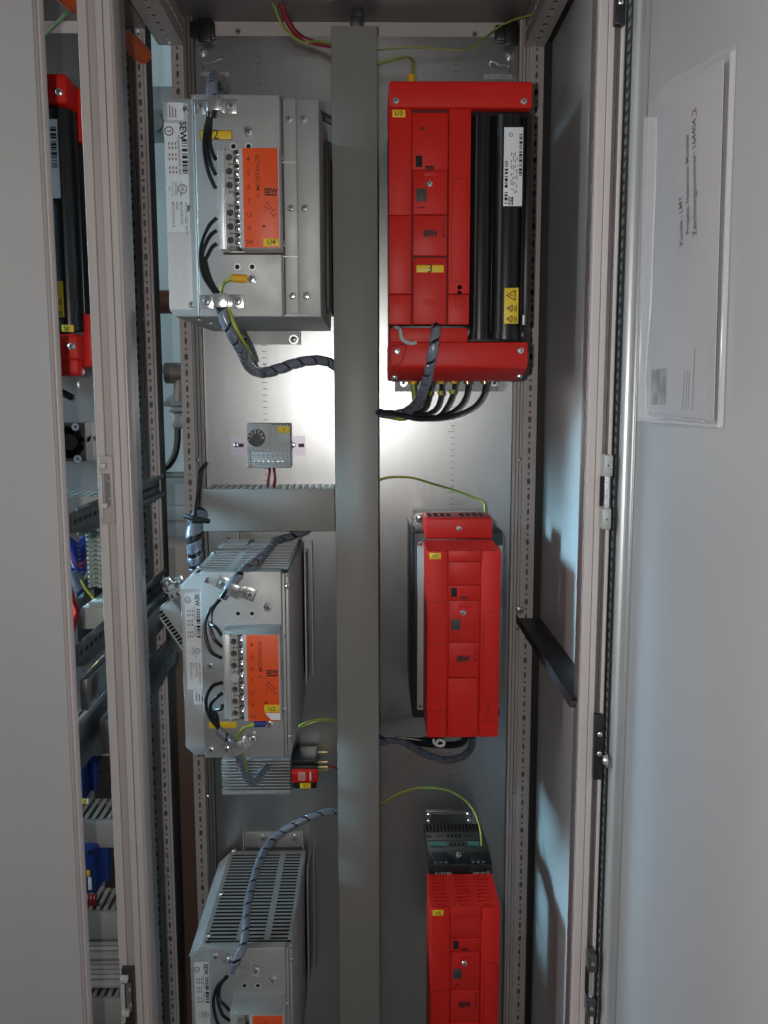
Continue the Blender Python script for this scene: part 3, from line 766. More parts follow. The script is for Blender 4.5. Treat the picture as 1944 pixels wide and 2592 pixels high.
m.build('lettering', 'ink_soft', k)
tz0, tz1 = P(650, 624, YTER).z, P(650, 378, YTER).z
tb1, of1, _ = terminals(F1, P(549, 505, YTER).x, 0, tz0, tz1, (P(616, 505, YTER).x, P(704.5, 505, YTER).x))
a = rect('B', 885, 2005, 1012, 2068, YTER); marker(of1, (a[0], P(704.5, 505, YTER).x+.0004, a[2], a[3]), YTER, 'U4', .0085)
a = rect('B', 357, 1098, 618, 1172, YCOV); k = marker(F1, a, YCOV, '2', .016)
m = MB(); b = [a[0]-.0006, a[1]+.0006, a[2]-.0006, a[3]+.0006]
m.box(b[0], b[1], YCOV-.0004, YCOV-.0001, b[2], b[3]); m.build('marker_outline', 'ink', k)
clamp(F1, T('B', 490, 905, YCOV), .026, 0.0)
clamp(F1, T('F', 540, 412, YCOV), .028, 0.0)
# underside screws and mounting feet on the plate
for x, y in ((345, 560), (445, 588), (540, 630)): screw(T('F', x, y, 1.20+.09*(x-345)/195), .004, F1, 'pan', axis=(0, 0, -1))
a = rect('F', 640, 660, 1190, 770, YPL-.003); m = MB(); m.box(a[0], a[1], YPL-.003, YPL-.0004, a[2], lz0+.002); ft = m.build('mounting_foot', 'alu', F1)
m = MB(); m.box(a[1], a[1]+.002, YPL-.02, YPL-.0004, a[2], lz0+.001); m.build('foot_flange', 'alu', ft)
screw(T('F', 735, 725, YPL-.003), .0045, ft, 'socket')
o = screw(T('F', 1140, 728, YPL-.003), .0052, ft, 'washer'); 
m = MB(); x_ = P(826, 520, 1.40).x; m.box(bx1+.0006, bx1+.006, 1.30, 1.42, lz0+.02, P(826, 380, 1.35).z, .001); m.build('bracket', 'device_dark', F1)
m = MB(); a = P(838, 520, 1.45).x; m.box(a-.004, a-.002, 1.40, YPL-.0005, lz0+.006, P(826, 400, 1.42).z); m.box(a-.012, a-.008, 1.43, YPL-.0005, lz0+.006, P(826, 400, 1.42).z); m.build('rail', 'alu', F1)
m = MB(); c = T('B', 1400, 985, 1.40); m.tube([c+Vector((-.012, 0, .008)), c, c+Vector((.016, 0, -.008))], .006, 8); m.build('terminal_stud', 'dark_steel', F1)

# --- two identical slim filters
def slim(dx, dz, label, tagtxt, grill):
    O = Vector((dx, 0, dz)); t = thing('output_filter', label, 'filter', T('J', 700, 2090, YBK)+O)
    def RX(tile, x, y, Y): return T(tile, x, y, Y).x+dx
    def RZ(tile, x, y, Y): return T(tile, x, y, Y).z+dz
    x0 = RX('J', 207, 1300, YLAB); x1 = RX('J', 1045, 1300, YCOV); xl = RX('J', 388, 1300, YLAB)
    z1, z0 = RZ('J', 700, 555, YCOV), RZ('J', 700, 2092, YLAB)
    xe = RX('J', 1122, 1300, 1.20); c = .018
    m = MB()
    m.prism([(x0, YLAB, z0+.012), (x0+.012, YLAB, z0), (xe, YLAB, z0), (xe, YLAB, z1-.006), (x0+c, YLAB, z1-.006), (x0, YLAB, z1-c-.006)], (0, YBK-.012-YLAB, 0), .001)
    b = m.build('housing', 'alu', t)
    # slotted lid on top, with real openings over a dark inside
    rows = 27 if grill else 20; L = YBK-.02-(YLAB+.004); zt = z1-.0045
    cols = ((.03, .36), (.43, .68), (.75, .96)) if grill else ((.05, .33), (.40, .63), (.70, .96))
    W = xe-x0-c-.004; ox = x0+c+.002; hs = []
    gx = [0]+[(cols[i][1]+cols[i+1][0])/2*W for i in range(2)]+[W]
    for r_ in range(rows):
        for k in range(3):
            hs.append((gx[k], gx[k+1], L*r_/rows, L*(r_+1)/rows, W*(cols[k][0]+cols[k][1])/2, L*(r_+.5)/rows, W*(cols[k][1]-cols[k][0])/2, L/rows*.29, False))
    m = MB(); m.holed((ox, YLAB+.004, zt+.0035), XR, (0, 1, 0), W, L, hs, .0005)
    lid = m.build('slotted_lid', 'alu', t)
    m = MB(); m.box(ox+.001, ox+W-.001, YLAB+.006, YBK-.022, zt-.001, zt-.0002); m.build('inside', 'slit', lid)
    m = MB()
    for r_ in range(rows):
        for c0, c1 in cols:
            y = YLAB+.004+L*(r_+.80)/rows
            if grill: m.box(ox+W*c0, ox+W*c1, y+L/rows*.02, y+L/rows*.10, zt+.0034, zt+.0040)
            else: m.box(ox+W*c0, ox+W*c1, y-L/rows*.02, y+L/rows*.10, zt+.0034, zt+.0039)
    m.build('louvre_lips', 'alu_bright' if not grill else 'alu', lid)
    m = MB()
    n = Vector((-1, 0, 1)).normalized()
    for r_ in range(46):
        y = YLAB+.003+(YBK-.02-YLAB)*r_/46
        m.obox(Vector((x0-.0012, y, z1-c-.0072)), Vector((c+.001, 0, c+.001)), n*.0022, (0, .0032, 0), .0006)
    m.build('chamfer_ribs', 'alu_bright', t)
    for f in (.06, .45, .93): screw((ox+.004, YLAB+(YBK-YLAB)*f, zt+.0036), .0042, t, 'pan', axis=(0, 0, 1))
    # front cover with a step to the terminals
    zs1, zs0 = RZ('J', 700, 995, YCOV), RZ('J', 700, 1085, YTER)
    zo0 = RZ('J', 700, 1803, YTER)
    m = MB(); m.box(xl, x1, YCOV, YLAB-.0004, z0+.002, z1, .0018, 2); cv = m.build('cover', 'alu', t)
    m = MB(); m.prism([(RX('J', 535, 1085, YTER), YCOV-.0004, zs1), (RX('J', 535, 1085, YTER), YTER+.001, zs0), (RX('J', 535, 1085, YTER), YCOV-.0004, zs0)], (RX('J', 1012, 1085, YTER)-RX('J', 535, 1085, YTER), 0, 0), .0005); m.build('cover_step', 'alu', cv)
    m = MB(); m.box(x1+.0003, x1+.004, YCOV+.005, YLAB-.0002, z0+.004, z1-.004, .0008); m.box(x1+.0045, xe-.0005, YCOV+.009, YLAB-.0002, z0+.006, z1-.008, .0008); m.build('side_cover', 'alu', t)
    zn1, zn0 = RZ('J', 290, 730, YLAB), RZ('J', 290, 1540, YLAB)
    nx0, nx1 = RX('J', 236, 1130, YLAB), RX('J', 364, 1130, YLAB)
    m = MB(); m.box(x0+.001, xl-.0006, YLAB-.0004, YLAB-.0001, z0+.013, z1-c-.008); m.build('bare_strip', 'alu_bright', t)
    m = MB(); m.box(nx0, nx1, YLAB-.0010, YLAB-.0005, zn0, zn1); lb = m.build('name_plate', 'white', t)
    label_print(lb, nx0, nx1, zn0, zn1, YLAB-.0010, 5)
    a = (RX('J', 300, 1600, YLAB), RX('J', 366, 1600, YLAB), RZ('J', 330, 1668, YLAB), RZ('J', 330, 1545, YLAB)); m = MB(); m.box(a[0], a[1], YLAB-.001, YLAB-.0005, a[2], a[3]); k = m.build('sticker', 'white', t)
    m = MB()
    for q in range(3): m.box(a[0]+.003+.004*q, a[0]+.0045+.004*q, YLAB-.0013, YLAB-.0011, a[2]+.005, a[3]-.003-.003*q)
    m.build('lettering', 'ink_soft', k)
    ox0, ox1 = RX('J', 748, 1440, YTER), RX('J', 1016, 1440, YTER)
    tb, of, hsn = terminals(t, RX('J', 540, 1440, YTER), 0, zo0, zs0-.002, (ox0, ox1))
    a = (RX('J', 893, 1700, YTER), ox1, RZ('J', 950, 1735, YTER), RZ('J', 950, 1672, YTER)); marker(of, a, YTER, tagtxt, .008)
    m = MB(); m.prism([(RX('J', 900, 1738, YTER), YTER-.0004, a[2]-.001), (ox1+.0005, YTER-.0004, a[2]-.001), (ox1+.0005, YTER-.0004, zo0+.0005), (RX('J', 950, 1738, YTER), YTER-.0004, zo0+.0005)], (0, .0003, 0)); m.build('torn_corner', 'white', of)
    screw((RX('J', 920, 850, YCOV), YCOV, RZ('J', 920, 850, YCOV)), .0064, t, 'pan')
    screw((RX('J', 935, 1830, YCOV), YCOV, RZ('J', 935, 1830, YCOV)), .0060, t, 'pan')
    for x, y in ((415, 625), (450, 2050), (437, 1342)): screw((RX('J', x, y, YCOV if y != 1342 else YCOV), YCOV, RZ('J', x, y, YCOV)), .0046, t, 'pan')
    for x, y in ((1078, 682), (1038, 1105), (1046, 1727), (1098, 1950)): screw((RX('J', x, y, YCOV+.006)+.001, YCOV+.0045, RZ('J', x, y, YCOV)), .0038, t, 'pan', axis=(.5, -.86, 0))
    for x in (672, 790): m = MB(); q = Vector((RX('J', x, 906, YCOV), YCOV, RZ('J', x, 906, YCOV))); m.cyl(q+Vector((0, .001, 0)), q+Vector((0, -.0004, 0)), .0028, 14); m.build('hole', 'slit', cv)
    for x in (672, 790): m = MB(); m.ring(Vector((RX('J', x, 906, YCOV), YCOV-.0005, RZ('J', x, 906, YCOV))), YN, .0042, .0014); m.build('hole_collar', 'alu_bright', cv)
    a = (RX('J', 428, 1850, YCOV), RX('J', 660, 1850, YCOV), RZ('J', 540, 1868, YCOV), RZ('J', 540, 1815, YCOV)); marker(t, a, YCOV, '', .01)
    clamp(t, (RX('J', 660, 690, YCOV), YCOV, RZ('J', 660, 690, YCOV)), .027, .38)
    clamp(t, (RX('J', 690, 1990, YCOV), YCOV, RZ('J', 690, 1990, YCOV)), .027, -.42)
    # bracket on the plate at the top and a foot strip at the right
    m = MB(); m.box(ox+.020, xe-.004, YPL-.003, YPL-.0004, z1-.006, z1+.022, .0005); m.box(ox+.018, ox+.020, YPL-.014, YPL-.0004, z1-.006, z1+.024); m.box(xe-.006, xe-.0042, YPL-.018, YPL-.0031, z1-.012, z1+.024)
    br = m.build('bracket', 'alu', t)
    for f in (.28, .80): screw((ox+.02+(xe-ox-.02)*f, YPL-.003, z1+.012), .0050, br, 'washer')
    m = MB(); m.box(xe+.004, xe+.006, 1.40, YPL-.0005, z0+.03, z1-.02); m.box(xe+.013, xe+.0145, 1.43, YPL-.0005, z0+.03, z1-.006); m.build('rail', 'alu', t)
    return t, (lambda x, y, Y=YCOV: Vector((RX('J', x, y, Y), Y, RZ('J', x, y, Y))))
F2, q2 = slim(0, 0, 'middle slim silver filter with orange face marked U2, just below the horizontal duct', 'U2', False)
ref = T('J', 385, 555, YCOV); tgt = T('N', 450, 1556, YCOV); ref2 = T('J', 1040, 555, YCOV); tgt2 = T('N', 1082, 1550, YCOV)
F3, q3 = slim(((tgt.x-ref.x)+(tgt2.x-ref2.x))/2, tgt.z-ref.z, 'lowest slim silver filter with long slotted lid, its orange face cut off', 'U6', True)

# cables on the upper filter
yc = YCOV-.010
harness('cable_harness', [T('B', 548, 752, 1.30), T('B', 505, 690, 1.27), T('B', 470, 640, 1.22), T('B', 455, 700, 1.16), T('B', 452, 780, 1.150), T('B', 450, 900, 1.151), T('B', 440, 985, 1.153)], .0054,
        'spiral-wrapped bundle clamped at the top of the largest silver filter')
GL = 'black leads on the silver filters'
def leads(q, starts, ends, mid, label, group, bend=None):
    for i, (s, e_, mm) in enumerate(zip(starts, ends, mid)):
        cable('lead', [s]+mm+[e_], .0024, 'cable', label, 'lead', group)
leads(None, [T('B', 425+9*i, 975, yc) for i in range(3)], [T('B', 484, y, YTER+.020) for y in (1585, 1470, 1340)],
      [[T('B', 395, 1100, yc), T('B', 388, 1260, yc-.004), T('B', 420, 1440, yc-.010)], [T('B', 418, 1100, yc), T('B', 412, 1230, yc-.004), T('B', 440, 1370, yc-.012)], [T('B', 440, 1090, yc), T('B', 435, 1190, yc-.004), T('B', 455, 1280, yc-.012)]],
      'black lead curving from the upper clamp into the terminals of the largest silver filter', GL)
leads(None, [T('B', 492, y, YTER+.020) for y in (1830, 1935, 2045)], [T('F', 510+12*i, 385, yc) for i in range(3)],
      [[T('B', 425, 1900, yc-.006), T('B', 370, 2020, yc), T('F', 352, 40, yc), T('F', 385, 200, yc)], [T('B', 440, 1975, yc-.006), T('B', 395, 2060, yc), T('F', 372, 40, yc), T('F', 420, 210, yc)], [T('B', 450, 2080, yc-.006), T('B', 415, 2150, yc), T('F', 400, 70, yc), T('F', 445, 230, yc)]],
      'black lead looping from the terminals down to the lower clamp of the largest silver filter', GL)
harness('cable_harness', [T('F', 525, 430, 1.152), T('F', 560, 560, 1.152), T('F', 625, 690, 1.16), T('F', 710, 840, 1.20), T('F', 770, 960, 1.27), T('F', 860, 1005, 1.33), T('F', 1000, 975, 1.35), T('F', 1150, 925, 1.36), T('F', 1310, 900, 1.37), T('F', 1420, 915, 1.385), T('F', 1500, 960, 1.40)], .0060,
        'thick spiral-wrapped bundle sagging from the largest silver filter into the tall duct', pitch=.022, cover=.86)
earth('earth_wire', [T('F', 625, 213, yc-.001), T('F', 560, 245, yc-.002), T('F', 532, 310, yc-.003), T('F', 545, 400, yc+.001), T('F', 600, 500, yc-.006), T('F', 660, 640, 1.148), T('F', 740, 780, 1.18), T('F', 800, 900, 1.255)], .0022, 'yellow and green earth wire with yellow lug on the largest silver filter')
m = MB(); a, b = T('F', 615, 212, yc), T('F', 745, 218, yc+.006); m.cyl(a, b, .0052, 14); tag(m.build('cable_lug', 'lug'), 'yellow crimp lug screwed to the front of the largest silver filter', 'cable lug')

# cables on the slim filters
def slim_cables(q, which, top, extra):
    l1 = 'black lead from the upper clamp into the terminals of the %s slim silver filter' % which
    ys = (1282, 1185, 1090)
    for i, (yy, bx) in enumerate(zip(ys, (392, 432, 446))):
        cable('lead', [q(522-8*i, 790, yc), q(455-2*i if i else 430, 880, yc), q(bx, 990 if i else 1030, yc-.004), q(bx+(45 if i == 0 else 38), yy-70 if i else 1215, yc-.010), q(535, yy, YTER+.020)], .0023, 'cable', l1, 'lead', GL)
    l2 = 'black lead from the terminals to the lower clamp of the %s slim silver filter' % which
    if extra:
        for i, (yy, bx) in enumerate(zip((1485, 1575, 1672), (402, 440, 480))):
            cable('lead', [q(540, yy, YTER+.020), q(bx+50, yy+35, yc-.006), q(bx, 1640+40*i, yc), q(bx+28-6*i, 1770, yc), q(500+6*i, 1862, yc), q(560, 1925, yc)], .0023, 'cable', l2, 'lead', GL)
slim_cables(q2, 'middle', None, True); slim_cables(q3, 'lowest', None, False)
harness('cable_harness', [T('J', 1320, 170, 1.435), T('J', 1230, 215, 1.425), T('J', 1090, 268, 1.40), T('J', 985, 300, 1.36), T('J', 900, 400, 1.27), T('J', 750, 520, 1.19), T('J', 640, 630, 1.153), T('J', 540, 770, 1.153)], .0050,
        'spiral-wrapped bundle crossing the slotted top of the middle slim silver filter', pitch=.028, cover=.76)
harness('cable_harness', [T('J', 500, 1880, yc), T('J', 580, 1950, yc), T('J', 650, 2030, yc), T('J', 690, 2130, 1.18), T('N', 730, 90, 1.24), T('N', 800, 160, 1.30), T('N', 870, 80, 1.36), T('N', 950, -20, 1.42)], .0046,
        'spiral-wrapped bundle looping below the middle slim silver filter', pitch=.020)
earth('earth_wire', [T('J', 815, 1832, yc), T('J', 720, 1870, yc), T('J', 672, 1940, yc), T('J', 690, 2030, yc-.004), T('J', 720, 2110, 1.17), T('N', 745, 60, 1.22)], .0022, 'yellow earth wire with blue lug on the middle slim silver filter')
m = MB(); m.cyl(T('J', 808, 1832, yc), T('J', 900, 1828, yc+.004), .0048, 14); tag(m.build('cable_lug', 'lug_blue'), 'blue crimp lug under the orange face marked U2', 'cable lug')
earth('earth_wire', [T('J', 1150, 1870, 1.43), T('J', 1230, 1825, 1.42), T('J', 1330, 1798, 1.41), T('J', 1430, 1790, 1.41), T('J', 1520, 1815, 1.41)], .0013, 'upper yellow and green wire running right from the middle slim silver filter')
earth('earth_wire', [T('J', 1150, 1890, 1.44), T('J', 1230, 1850, 1.43), T('J', 1330, 1815, 1.42), T('J', 1430, 1805, 1.415), T('J', 1520, 1840, 1.415)], .0011, 'lower yellow and green wire beside the earth wire right of the middle slim filter')
harness('cable_harness', [T('N', 1530, 415, 1.40), T('N', 1440, 408, 1.39), T('N', 1320, 440, 1.38), T('N', 1150, 510, 1.37), T('N', 1000, 610, 1.36), T('N', 900, 720, 1.335), T('N', 840, 860, 1.30), T('N', 790, 1020, 1.265), T('N', 750, 1200, 1.225), T('N', 735, 1380, 1.19), T('N', 715, 1530, 1.165), T('N', 660, 1650, 1.15), T('N', 625, 1745, 1.152)], .0048,
        'long spiral-wrapped bundle arching over the slotted lid of the lowest slim silver filter', pitch=.022)

# ------------------------------------------------------------------ red frequency inverters
YF = 1.19
def plates(parent, items, y_off=0.0, depth=.012):
    for (name, t, x0, y0, x1, y1, off, m_, bev) in items:
        m = MB(); a = rect(t, x0, y0, x1, y1, YF+off); m.box(a[0], a[1], YF+off, YF+off+depth, a[2], a[3], bev); m.build(name, m_, parent)
def rr_(t0, x0, y0, x1, t1, y1, Y):      # rectangle whose top and bottom are read in different tiles (same x origin)
    a, b = T(t0, x0, y0, Y), T(t1, x0, y1, Y); c, d = T(t0, x1, y0, Y), T(t1, x1, y1, Y)
    return ((a.x+b.x)/2, (c.x+d.x)/2, (b.z+d.z)/2, (a.z+c.z)/2)
def outline(mb, a, y, w_=.0005):
    mb.box(a[0], a[1], y-.0003, y, a[2], a[2]+w_); mb.box(a[0], a[1], y-.0003, y, a[3]-w_, a[3])
    mb.box(a[0], a[0]+w_, y-.0003, y, a[2]+w_, a[3]-w_); mb.box(a[1]-w_, a[1], y-.0003, y, a[2]+w_, a[3]-w_)
def logo(parent, t, x0, y0, x1, y1, y, vx=None):
    a = rect(t, x0, y0, x1, y1, y); m = MB(); wd = a[1]-a[0]
    text_into(m, 'SEW', ((a[0]+a[1])/2, y-.0004, (a[2]+a[3])/2), XR, ZU, wd*.52, .065)
    for z in (a[2]-.0006, a[3]+.0002): m.box(a[0], a[1], y-.0004, y-.0001, z, z+.0006)
    m.build('lettering', 'ink', parent)
    if vx:
        b = rect(t, *vx, y); m = MB(); text_into(m, 'MOVITRAC', ((b[0]+b[1])/2, y-.0004, (b[2]+b[3])/2), ZU, (-1, 0, 0), (b[3]-b[2])*.20, .004); m.build('lettering', 'ink_red', parent)

D1 = thing('frequency_inverter', 'large red drive with two black heat sink tubes, upper right of the plate', 'drive', T('G', 870, 1070, YPL))
L0, R0 = P(984.5, 600, YF).x, P(1342, 600, YF).x
zt, zb = P(1165, 204, YF).z, P(1160, 962, YF).z
xm = P(1189, 600, YF).x
hb = MB(); hb.box(L0+.003, P(1337, 900, YF).x-.010, YF+.03, YPL-.0006, zb+.012, zt-.004, .002); hs = hb.build('housing', 'black', D1)
m = MB(); z1 = rect('C', 300, 905, 400, 912, YF)[3]; m.box(L0, R0, YF, YF+.11, z1, zt, .0035, 3); tcv = m.build('top_cover', 'red', D1)
zl = T('G', 600, 602, YF).z
m = MB(); m.box(L0+.0015, xm, YF+.008, YF+.1, zl, z1-.0004); bd = m.build('front_body', 'red_gap', D1)
def zc(y): return T('C', 600, y, YF).z
def zg(y): return T('G', 600, y, YF).z
def xq(z): return P(900+z*S5, 600, YF).x
xA, xB, xC, xD = xq(279), xq(474), xq(776), xq(962)
for nm, xa, xb, za, zb_, off, mm, bv in (
    ('front_panel', xA, xB-.0008, zc(1810)+.0003, z1-.0006, .0006, 'red', .0012), ('front_panel', xA, xB-.0008, zg(347)+.0003, zc(1810)-.0003, .0002, 'red_lid', .0012), ('front_panel', xA, xB-.0008, zl, zg(347)-.0003, .0008, 'red_lid', .0012),
    ('front_panel', xC+.0006, xD, zg(347)+.0003, z1-.0006, .0004, 'red', .0012), ('front_panel', xC+.0006, xD, zl, zg(347)-.0003, .0010, 'red_lid', .0012),
    ('blank_cover', xB, xC-.0002, zc(1424)+.0003, z1-.0045, .0045, 'red', .0008),
    ('control_panel', xB+.0012, xC-.0012, zc(1802)+.0003, zc(1428), .0012, 'red', .0012), ('logo_panel', xB+.0012, xC-.0012, zc(2150)+.0004, zc(1806), .0008, 'red_lid', .0012),
    ('flap', xB+.0012, xC-.0012, zl, zc(2162), -.0006, 'red_lid', .0018)):
    m = MB(); m.box(xa, xb, YF+off, YF+.012, za, zb_, bv); k = m.build(nm, mm, D1)
    if nm == 'logo_panel': logo(k, 'C', 572, 1935, 686, 1990, YF+.0008, (730, 1830, 755, 1990))
    if nm == 'flap':
        fl_ = k
        a = rr_('G', 510, 103, 740, 'G', 165, YF-.0006); marker(k, a, YF-.0006, '3', .015)
        m = MB()
        for y in (390, 405, 422, 440): b = rect('G', 570, y, 692, y+7, YF-.0006); m.box(b[0], b[1], YF-.0012, YF-.0006, b[2], b[3], .0003)
        m.build('grip_ribs', 'red', k)
    if nm == 'control_panel':
        a = rect('C', 510, 1580, 597, 1690, YF); m = MB(); m.box(a[0], a[1], YF+.0004, YF+.0011, a[2], a[3], .0004); m.box(a[0]+.003, a[1]-.003, YF-.0008, YF+.0004, a[2]+.003, a[3]-.004, .0004); m.build('keypad_socket', 'term_dark', k)
        screw(T('C', 621, 1545, YF+.001), .0042, k, 'pan')
        a = rect('C', 572, 1432, 690, 1478, YF); m = MB(); m.box(a[0], a[1], YF, YF+.0011, a[2], a[3], .0006); m.build('tab', 'red_lid', k)
        m = MB(); b = rect('C', 520, 1735, 580, 1745, YF); m.box(b[0], b[1], YF+.0008, YF+.0011, b[2], b[3]); m.build('lettering', 'ink_red', k)
    if nm == 'blank_cover':
        a = rect('C', 508, 1300, 562, 1396, YF); m = MB(); m.box(a[0], a[1], YF+.0037, YF+.0044, a[2], a[3], .0003); m.build('display_window', 'slit', k)
        a = rect('C', 588, 1385, 660, 1420, YF); m = MB(); m.box(a[0], a[1], YF+.0037, YF+.0044, a[2], a[3], .0003); m.build('socket', 'ink_red', k)
        m = MB(); c = T('C', 560, 1080, YF+.0044); m.cyl(c, c-Vector((0, .0004, 0)), .0026, 12); m.build('knockout', 'ink_red', k)
m = MB(); outline(m, (xq(806), xq(940), zg(245), zc(1500)), YF+.0004); b = rect('G', 838, 365, 920, 445, YF); outline(m, b, YF+.001); m.build('panel_outline', 'red_gap', D1)
for y in (290, 338): m = MB(); c = T('G', 873, y, YF+.001); m.cyl(c, c-Vector((0, .0006, 0)), .0030, 14); m.build('lamp_hole', 'slit', D1)
a = rect('C', 308, 922, 418, 985, YF); marker(D1, a, YF+.0006, 'U3', .0085)
# ledge, lower cover
m = MB(); m.box(L0+.001, xq(955), YF+.004, YF+.09, zg(752), zl-.004, .0015); m.build('ledge', 'red_lid', D1)
zA, zB_, zC_ = T('G', 600, 748, YF-.002).z, T('G', 600, 960, YF-.002).z, T('G', 600, 1072, YF+.05).z
RB = P(1337, 900, YF).x
prof = [(YF-.002, zA), (YF-.002, zB_), (YF+.010, zB_-.006), (YF+.05, zC_), (YF+.12, zC_), (YF+.12, zA)]
m = MB(); m.prism([(L0-.0004, y, z) for y, z in prof], (RB-L0, 0, 0), .003); lc = m.build('bottom_cover', 'red_lid', D1)
for t, x, y, o_ in (('C', 340, 848, 0), ('C', 1413, 853, 0)): screw(T(t, x, y, YF), .0042, tcv, 'pan')
for x, y in ((350, 828), (1384, 822)): screw(T('G', x, y, YF-.002), .0046, lc, 'pan')
for x, y in ((326, 1046), (1372, 1036)): screw(T('G', x, y, YF+.03), .0046, lc, 'pan', axis=(0, -.5, -.86))
m = MB(); c = T('G', 352, 835, YF-.0024); m.tube([c+Vector((-.008, 0, .008)), c+Vector((.010, 0, .009)), c+Vector((.006, 0, -.010)), c+Vector((-.004, 0, -.018)), c+Vector((-.009, 0, -.010)), c+Vector((-.008, 0, .008))], .0006, 6); m.build('embossed_ring', 'red_gap', lc)
# black finned part with two tubes
m = MB(); zt2 = T('C', 1200, 955, YF).z
m.box(xm+.001, R0-.001, YF+.012, YF+.06, zA+.001, z1-.0006, .001); hk = m.build('heat_sink', 'black', D1)
for cx, r_ in ((xq(1062), .0155), (xq(1282), .0200)):
    m = MB(); m.cyl((cx, YF+.018, zA+.004), (cx, YF+.018, zt2), r_, 32); m.cyl((cx, YF+.019, zA+.0035), (cx, YF+.019, zA+.012), r_+.0018, 32); m.build('heat_sink_tube', 'black_gloss', hk)
m = MB(); a = rr_('G', 922, 610, 1160, 'G', 715, YF); m.box(a[0], a[1]-.006, YF+.010, YF+.04, a[2], a[3], .003); m.build('tube_base', 'black', hk); m = MB(); a = rr_('G', 1395, 640, 1446, 'G', 715, YF); m.box(a[0], a[1], YF+.008, YF+.04, a[2], a[3], .002); m.build('tube_base', 'black', hk)
m = MB(); m.box(xq(1425), R0, YF+.002, YF+.012, zA+.02, zt2, .001); m.build('side_rib', 'black', hk)
a = rr_('C', 1243, 1072, 1402, 'C', 1733, YF-.002)
m = MB(); m.box(a[0], a[1], YF-.0038, YF-.0030, a[2], a[3], .0003); lb = m.build('rating_label', 'white', hk)
def rating(lb, a, y, seed):
    w_, h = a[1]-a[0], a[3]-a[2]; f = lambda u, v: (a[0]+w_*u, y-.0004, a[3]-h*v); m = MB()
    bars_into(m, a[0]+w_*.80, a[0]+w_*.96, a[3]-h*.61, a[3]-h*.08, y-.0004, seed=seed, unit=.0011); bars_into(m, a[0]+w_*.06, a[0]+w_*.22, a[3]-h*.97, a[3]-h*.42, y-.0004, seed=seed+1, unit=.0013)
    m.box(a[0]+w_*.26, a[0]+w_*.52, y-.0003, y-.0001, a[3]-h*.985, a[3]-h*.88)
    m.ring(f(.35, .095), YN, w_*.10, w_*.03); m.build('barcode', 'ink', lb)
    m = MB(); text_into(m, 'SEW', f(.38, .933), ZU, (-1, 0, 0), w_*.26, .03)
    for v in m.bm.verts: v.co.y -= .0002
    m.build('lettering', 'white_ink', lb)
    m = MB(); rn = random.Random(seed)
    for u in (.40, .50, .60, .70):
        v = .30+.1*rn.random()
        while v < .85:
            l_ = rn.uniform(.015, .06); m.box(a[0]+w_*(u-.022), a[0]+w_*(u+.022), y-.0003, y-.0001, a[3]-h*(v+l_), a[3]-h*v); v += l_+rn.uniform(.012, .07)
    m.build('print', 'ink_soft', lb)
rating(lb, a, YF-.0038, 21)
def warn(parent, a, y):
    m = MB(); m.box(a[0], a[1], y-.0006, y, a[2], a[3], .0002); k = m.build('warning_label', 'yellow', parent)
    w_, h = a[1]-a[0], a[3]-a[2]; m = MB()
    def tri(cu, cv, s):
        c = Vector((a[0]+w_*cu, y-.0009, a[3]-h*cv)); q = [c+Vector((-s, 0, 0)), c+Vector((s*.75, 0, s)), c+Vector((s*.75, 0, -s))]
        for i in range(3):
            d = q[(i+1) % 3]-q[i]; n_ = Vector((-d.z, 0, d.x)).normalized()*.0006; m.face([q[i]-n_, q[(i+1) % 3]-n_, q[(i+1) % 3]+n_, q[i]+n_])
        m.box(c.x-s*.35, c.x+s*.25, y-.0009, y-.0007, c.z-.0005, c.z+.0005); m.box(c.x+s*.4, c.x+s*.52, y-.0009, y-.0007, c.z-.0005, c.z+.0005)
    tri(.50, .21, w_*.34); tri(.40, .57, w_*.22); tri(.40, .87, w_*.22)
    rn = random.Random(2)
    for v0 in (.47, .78):
        for u in (.72, .80, .88): m.box(a[0]+w_*(u-.018), a[0]+w_*(u+.018), y-.0009, y-.0007, a[3]-h*(v0+.19), a[3]-h*(v0+rn.random()*.04))
    m.build('symbols', 'ink', k); return k
warn(hk, rr_('G', 1245, 297, 1364, 'G', 596, YF), YF-.0030)
m = MB(); a = rect('G', 1403, 522, 1420, 603, YF); m.box(a[0], a[1], YF+.0012, YF+.0019, a[2], a[3]); a = rect('C', 1425, 1080, 1447, 1165, YF); m.build('sticker', 'white', hk)
m = MB(); c = T('G', 365, 625, YF+.002); m.tube([c+Vector((-.004, .001, 0)), c+Vector((.001, -.006, -.004)), c+Vector((.004, -.008, -.016)), c+Vector((.014, -.007, -.021)), c+Vector((.022, -.004, -.020))], .0026, 8); m.build('retaining_clip', 'thermo', D1)
m = MB(); a = rect('G', 330, 1070, 1250, 1165, YPL-.003); m.box(a[0], a[1], YPL-.003, YPL-.0005, a[2], zb+.02, .0004); m.box(a[1]-.012, a[1], YPL-.012, YPL-.0031, a[2], a[2]+.03); ft = m.build('mounting_foot', 'alu', D1)
for x in (403, 1165): screw(T('G', x, 1092, YPL-.003), .0058, ft, 'socket')

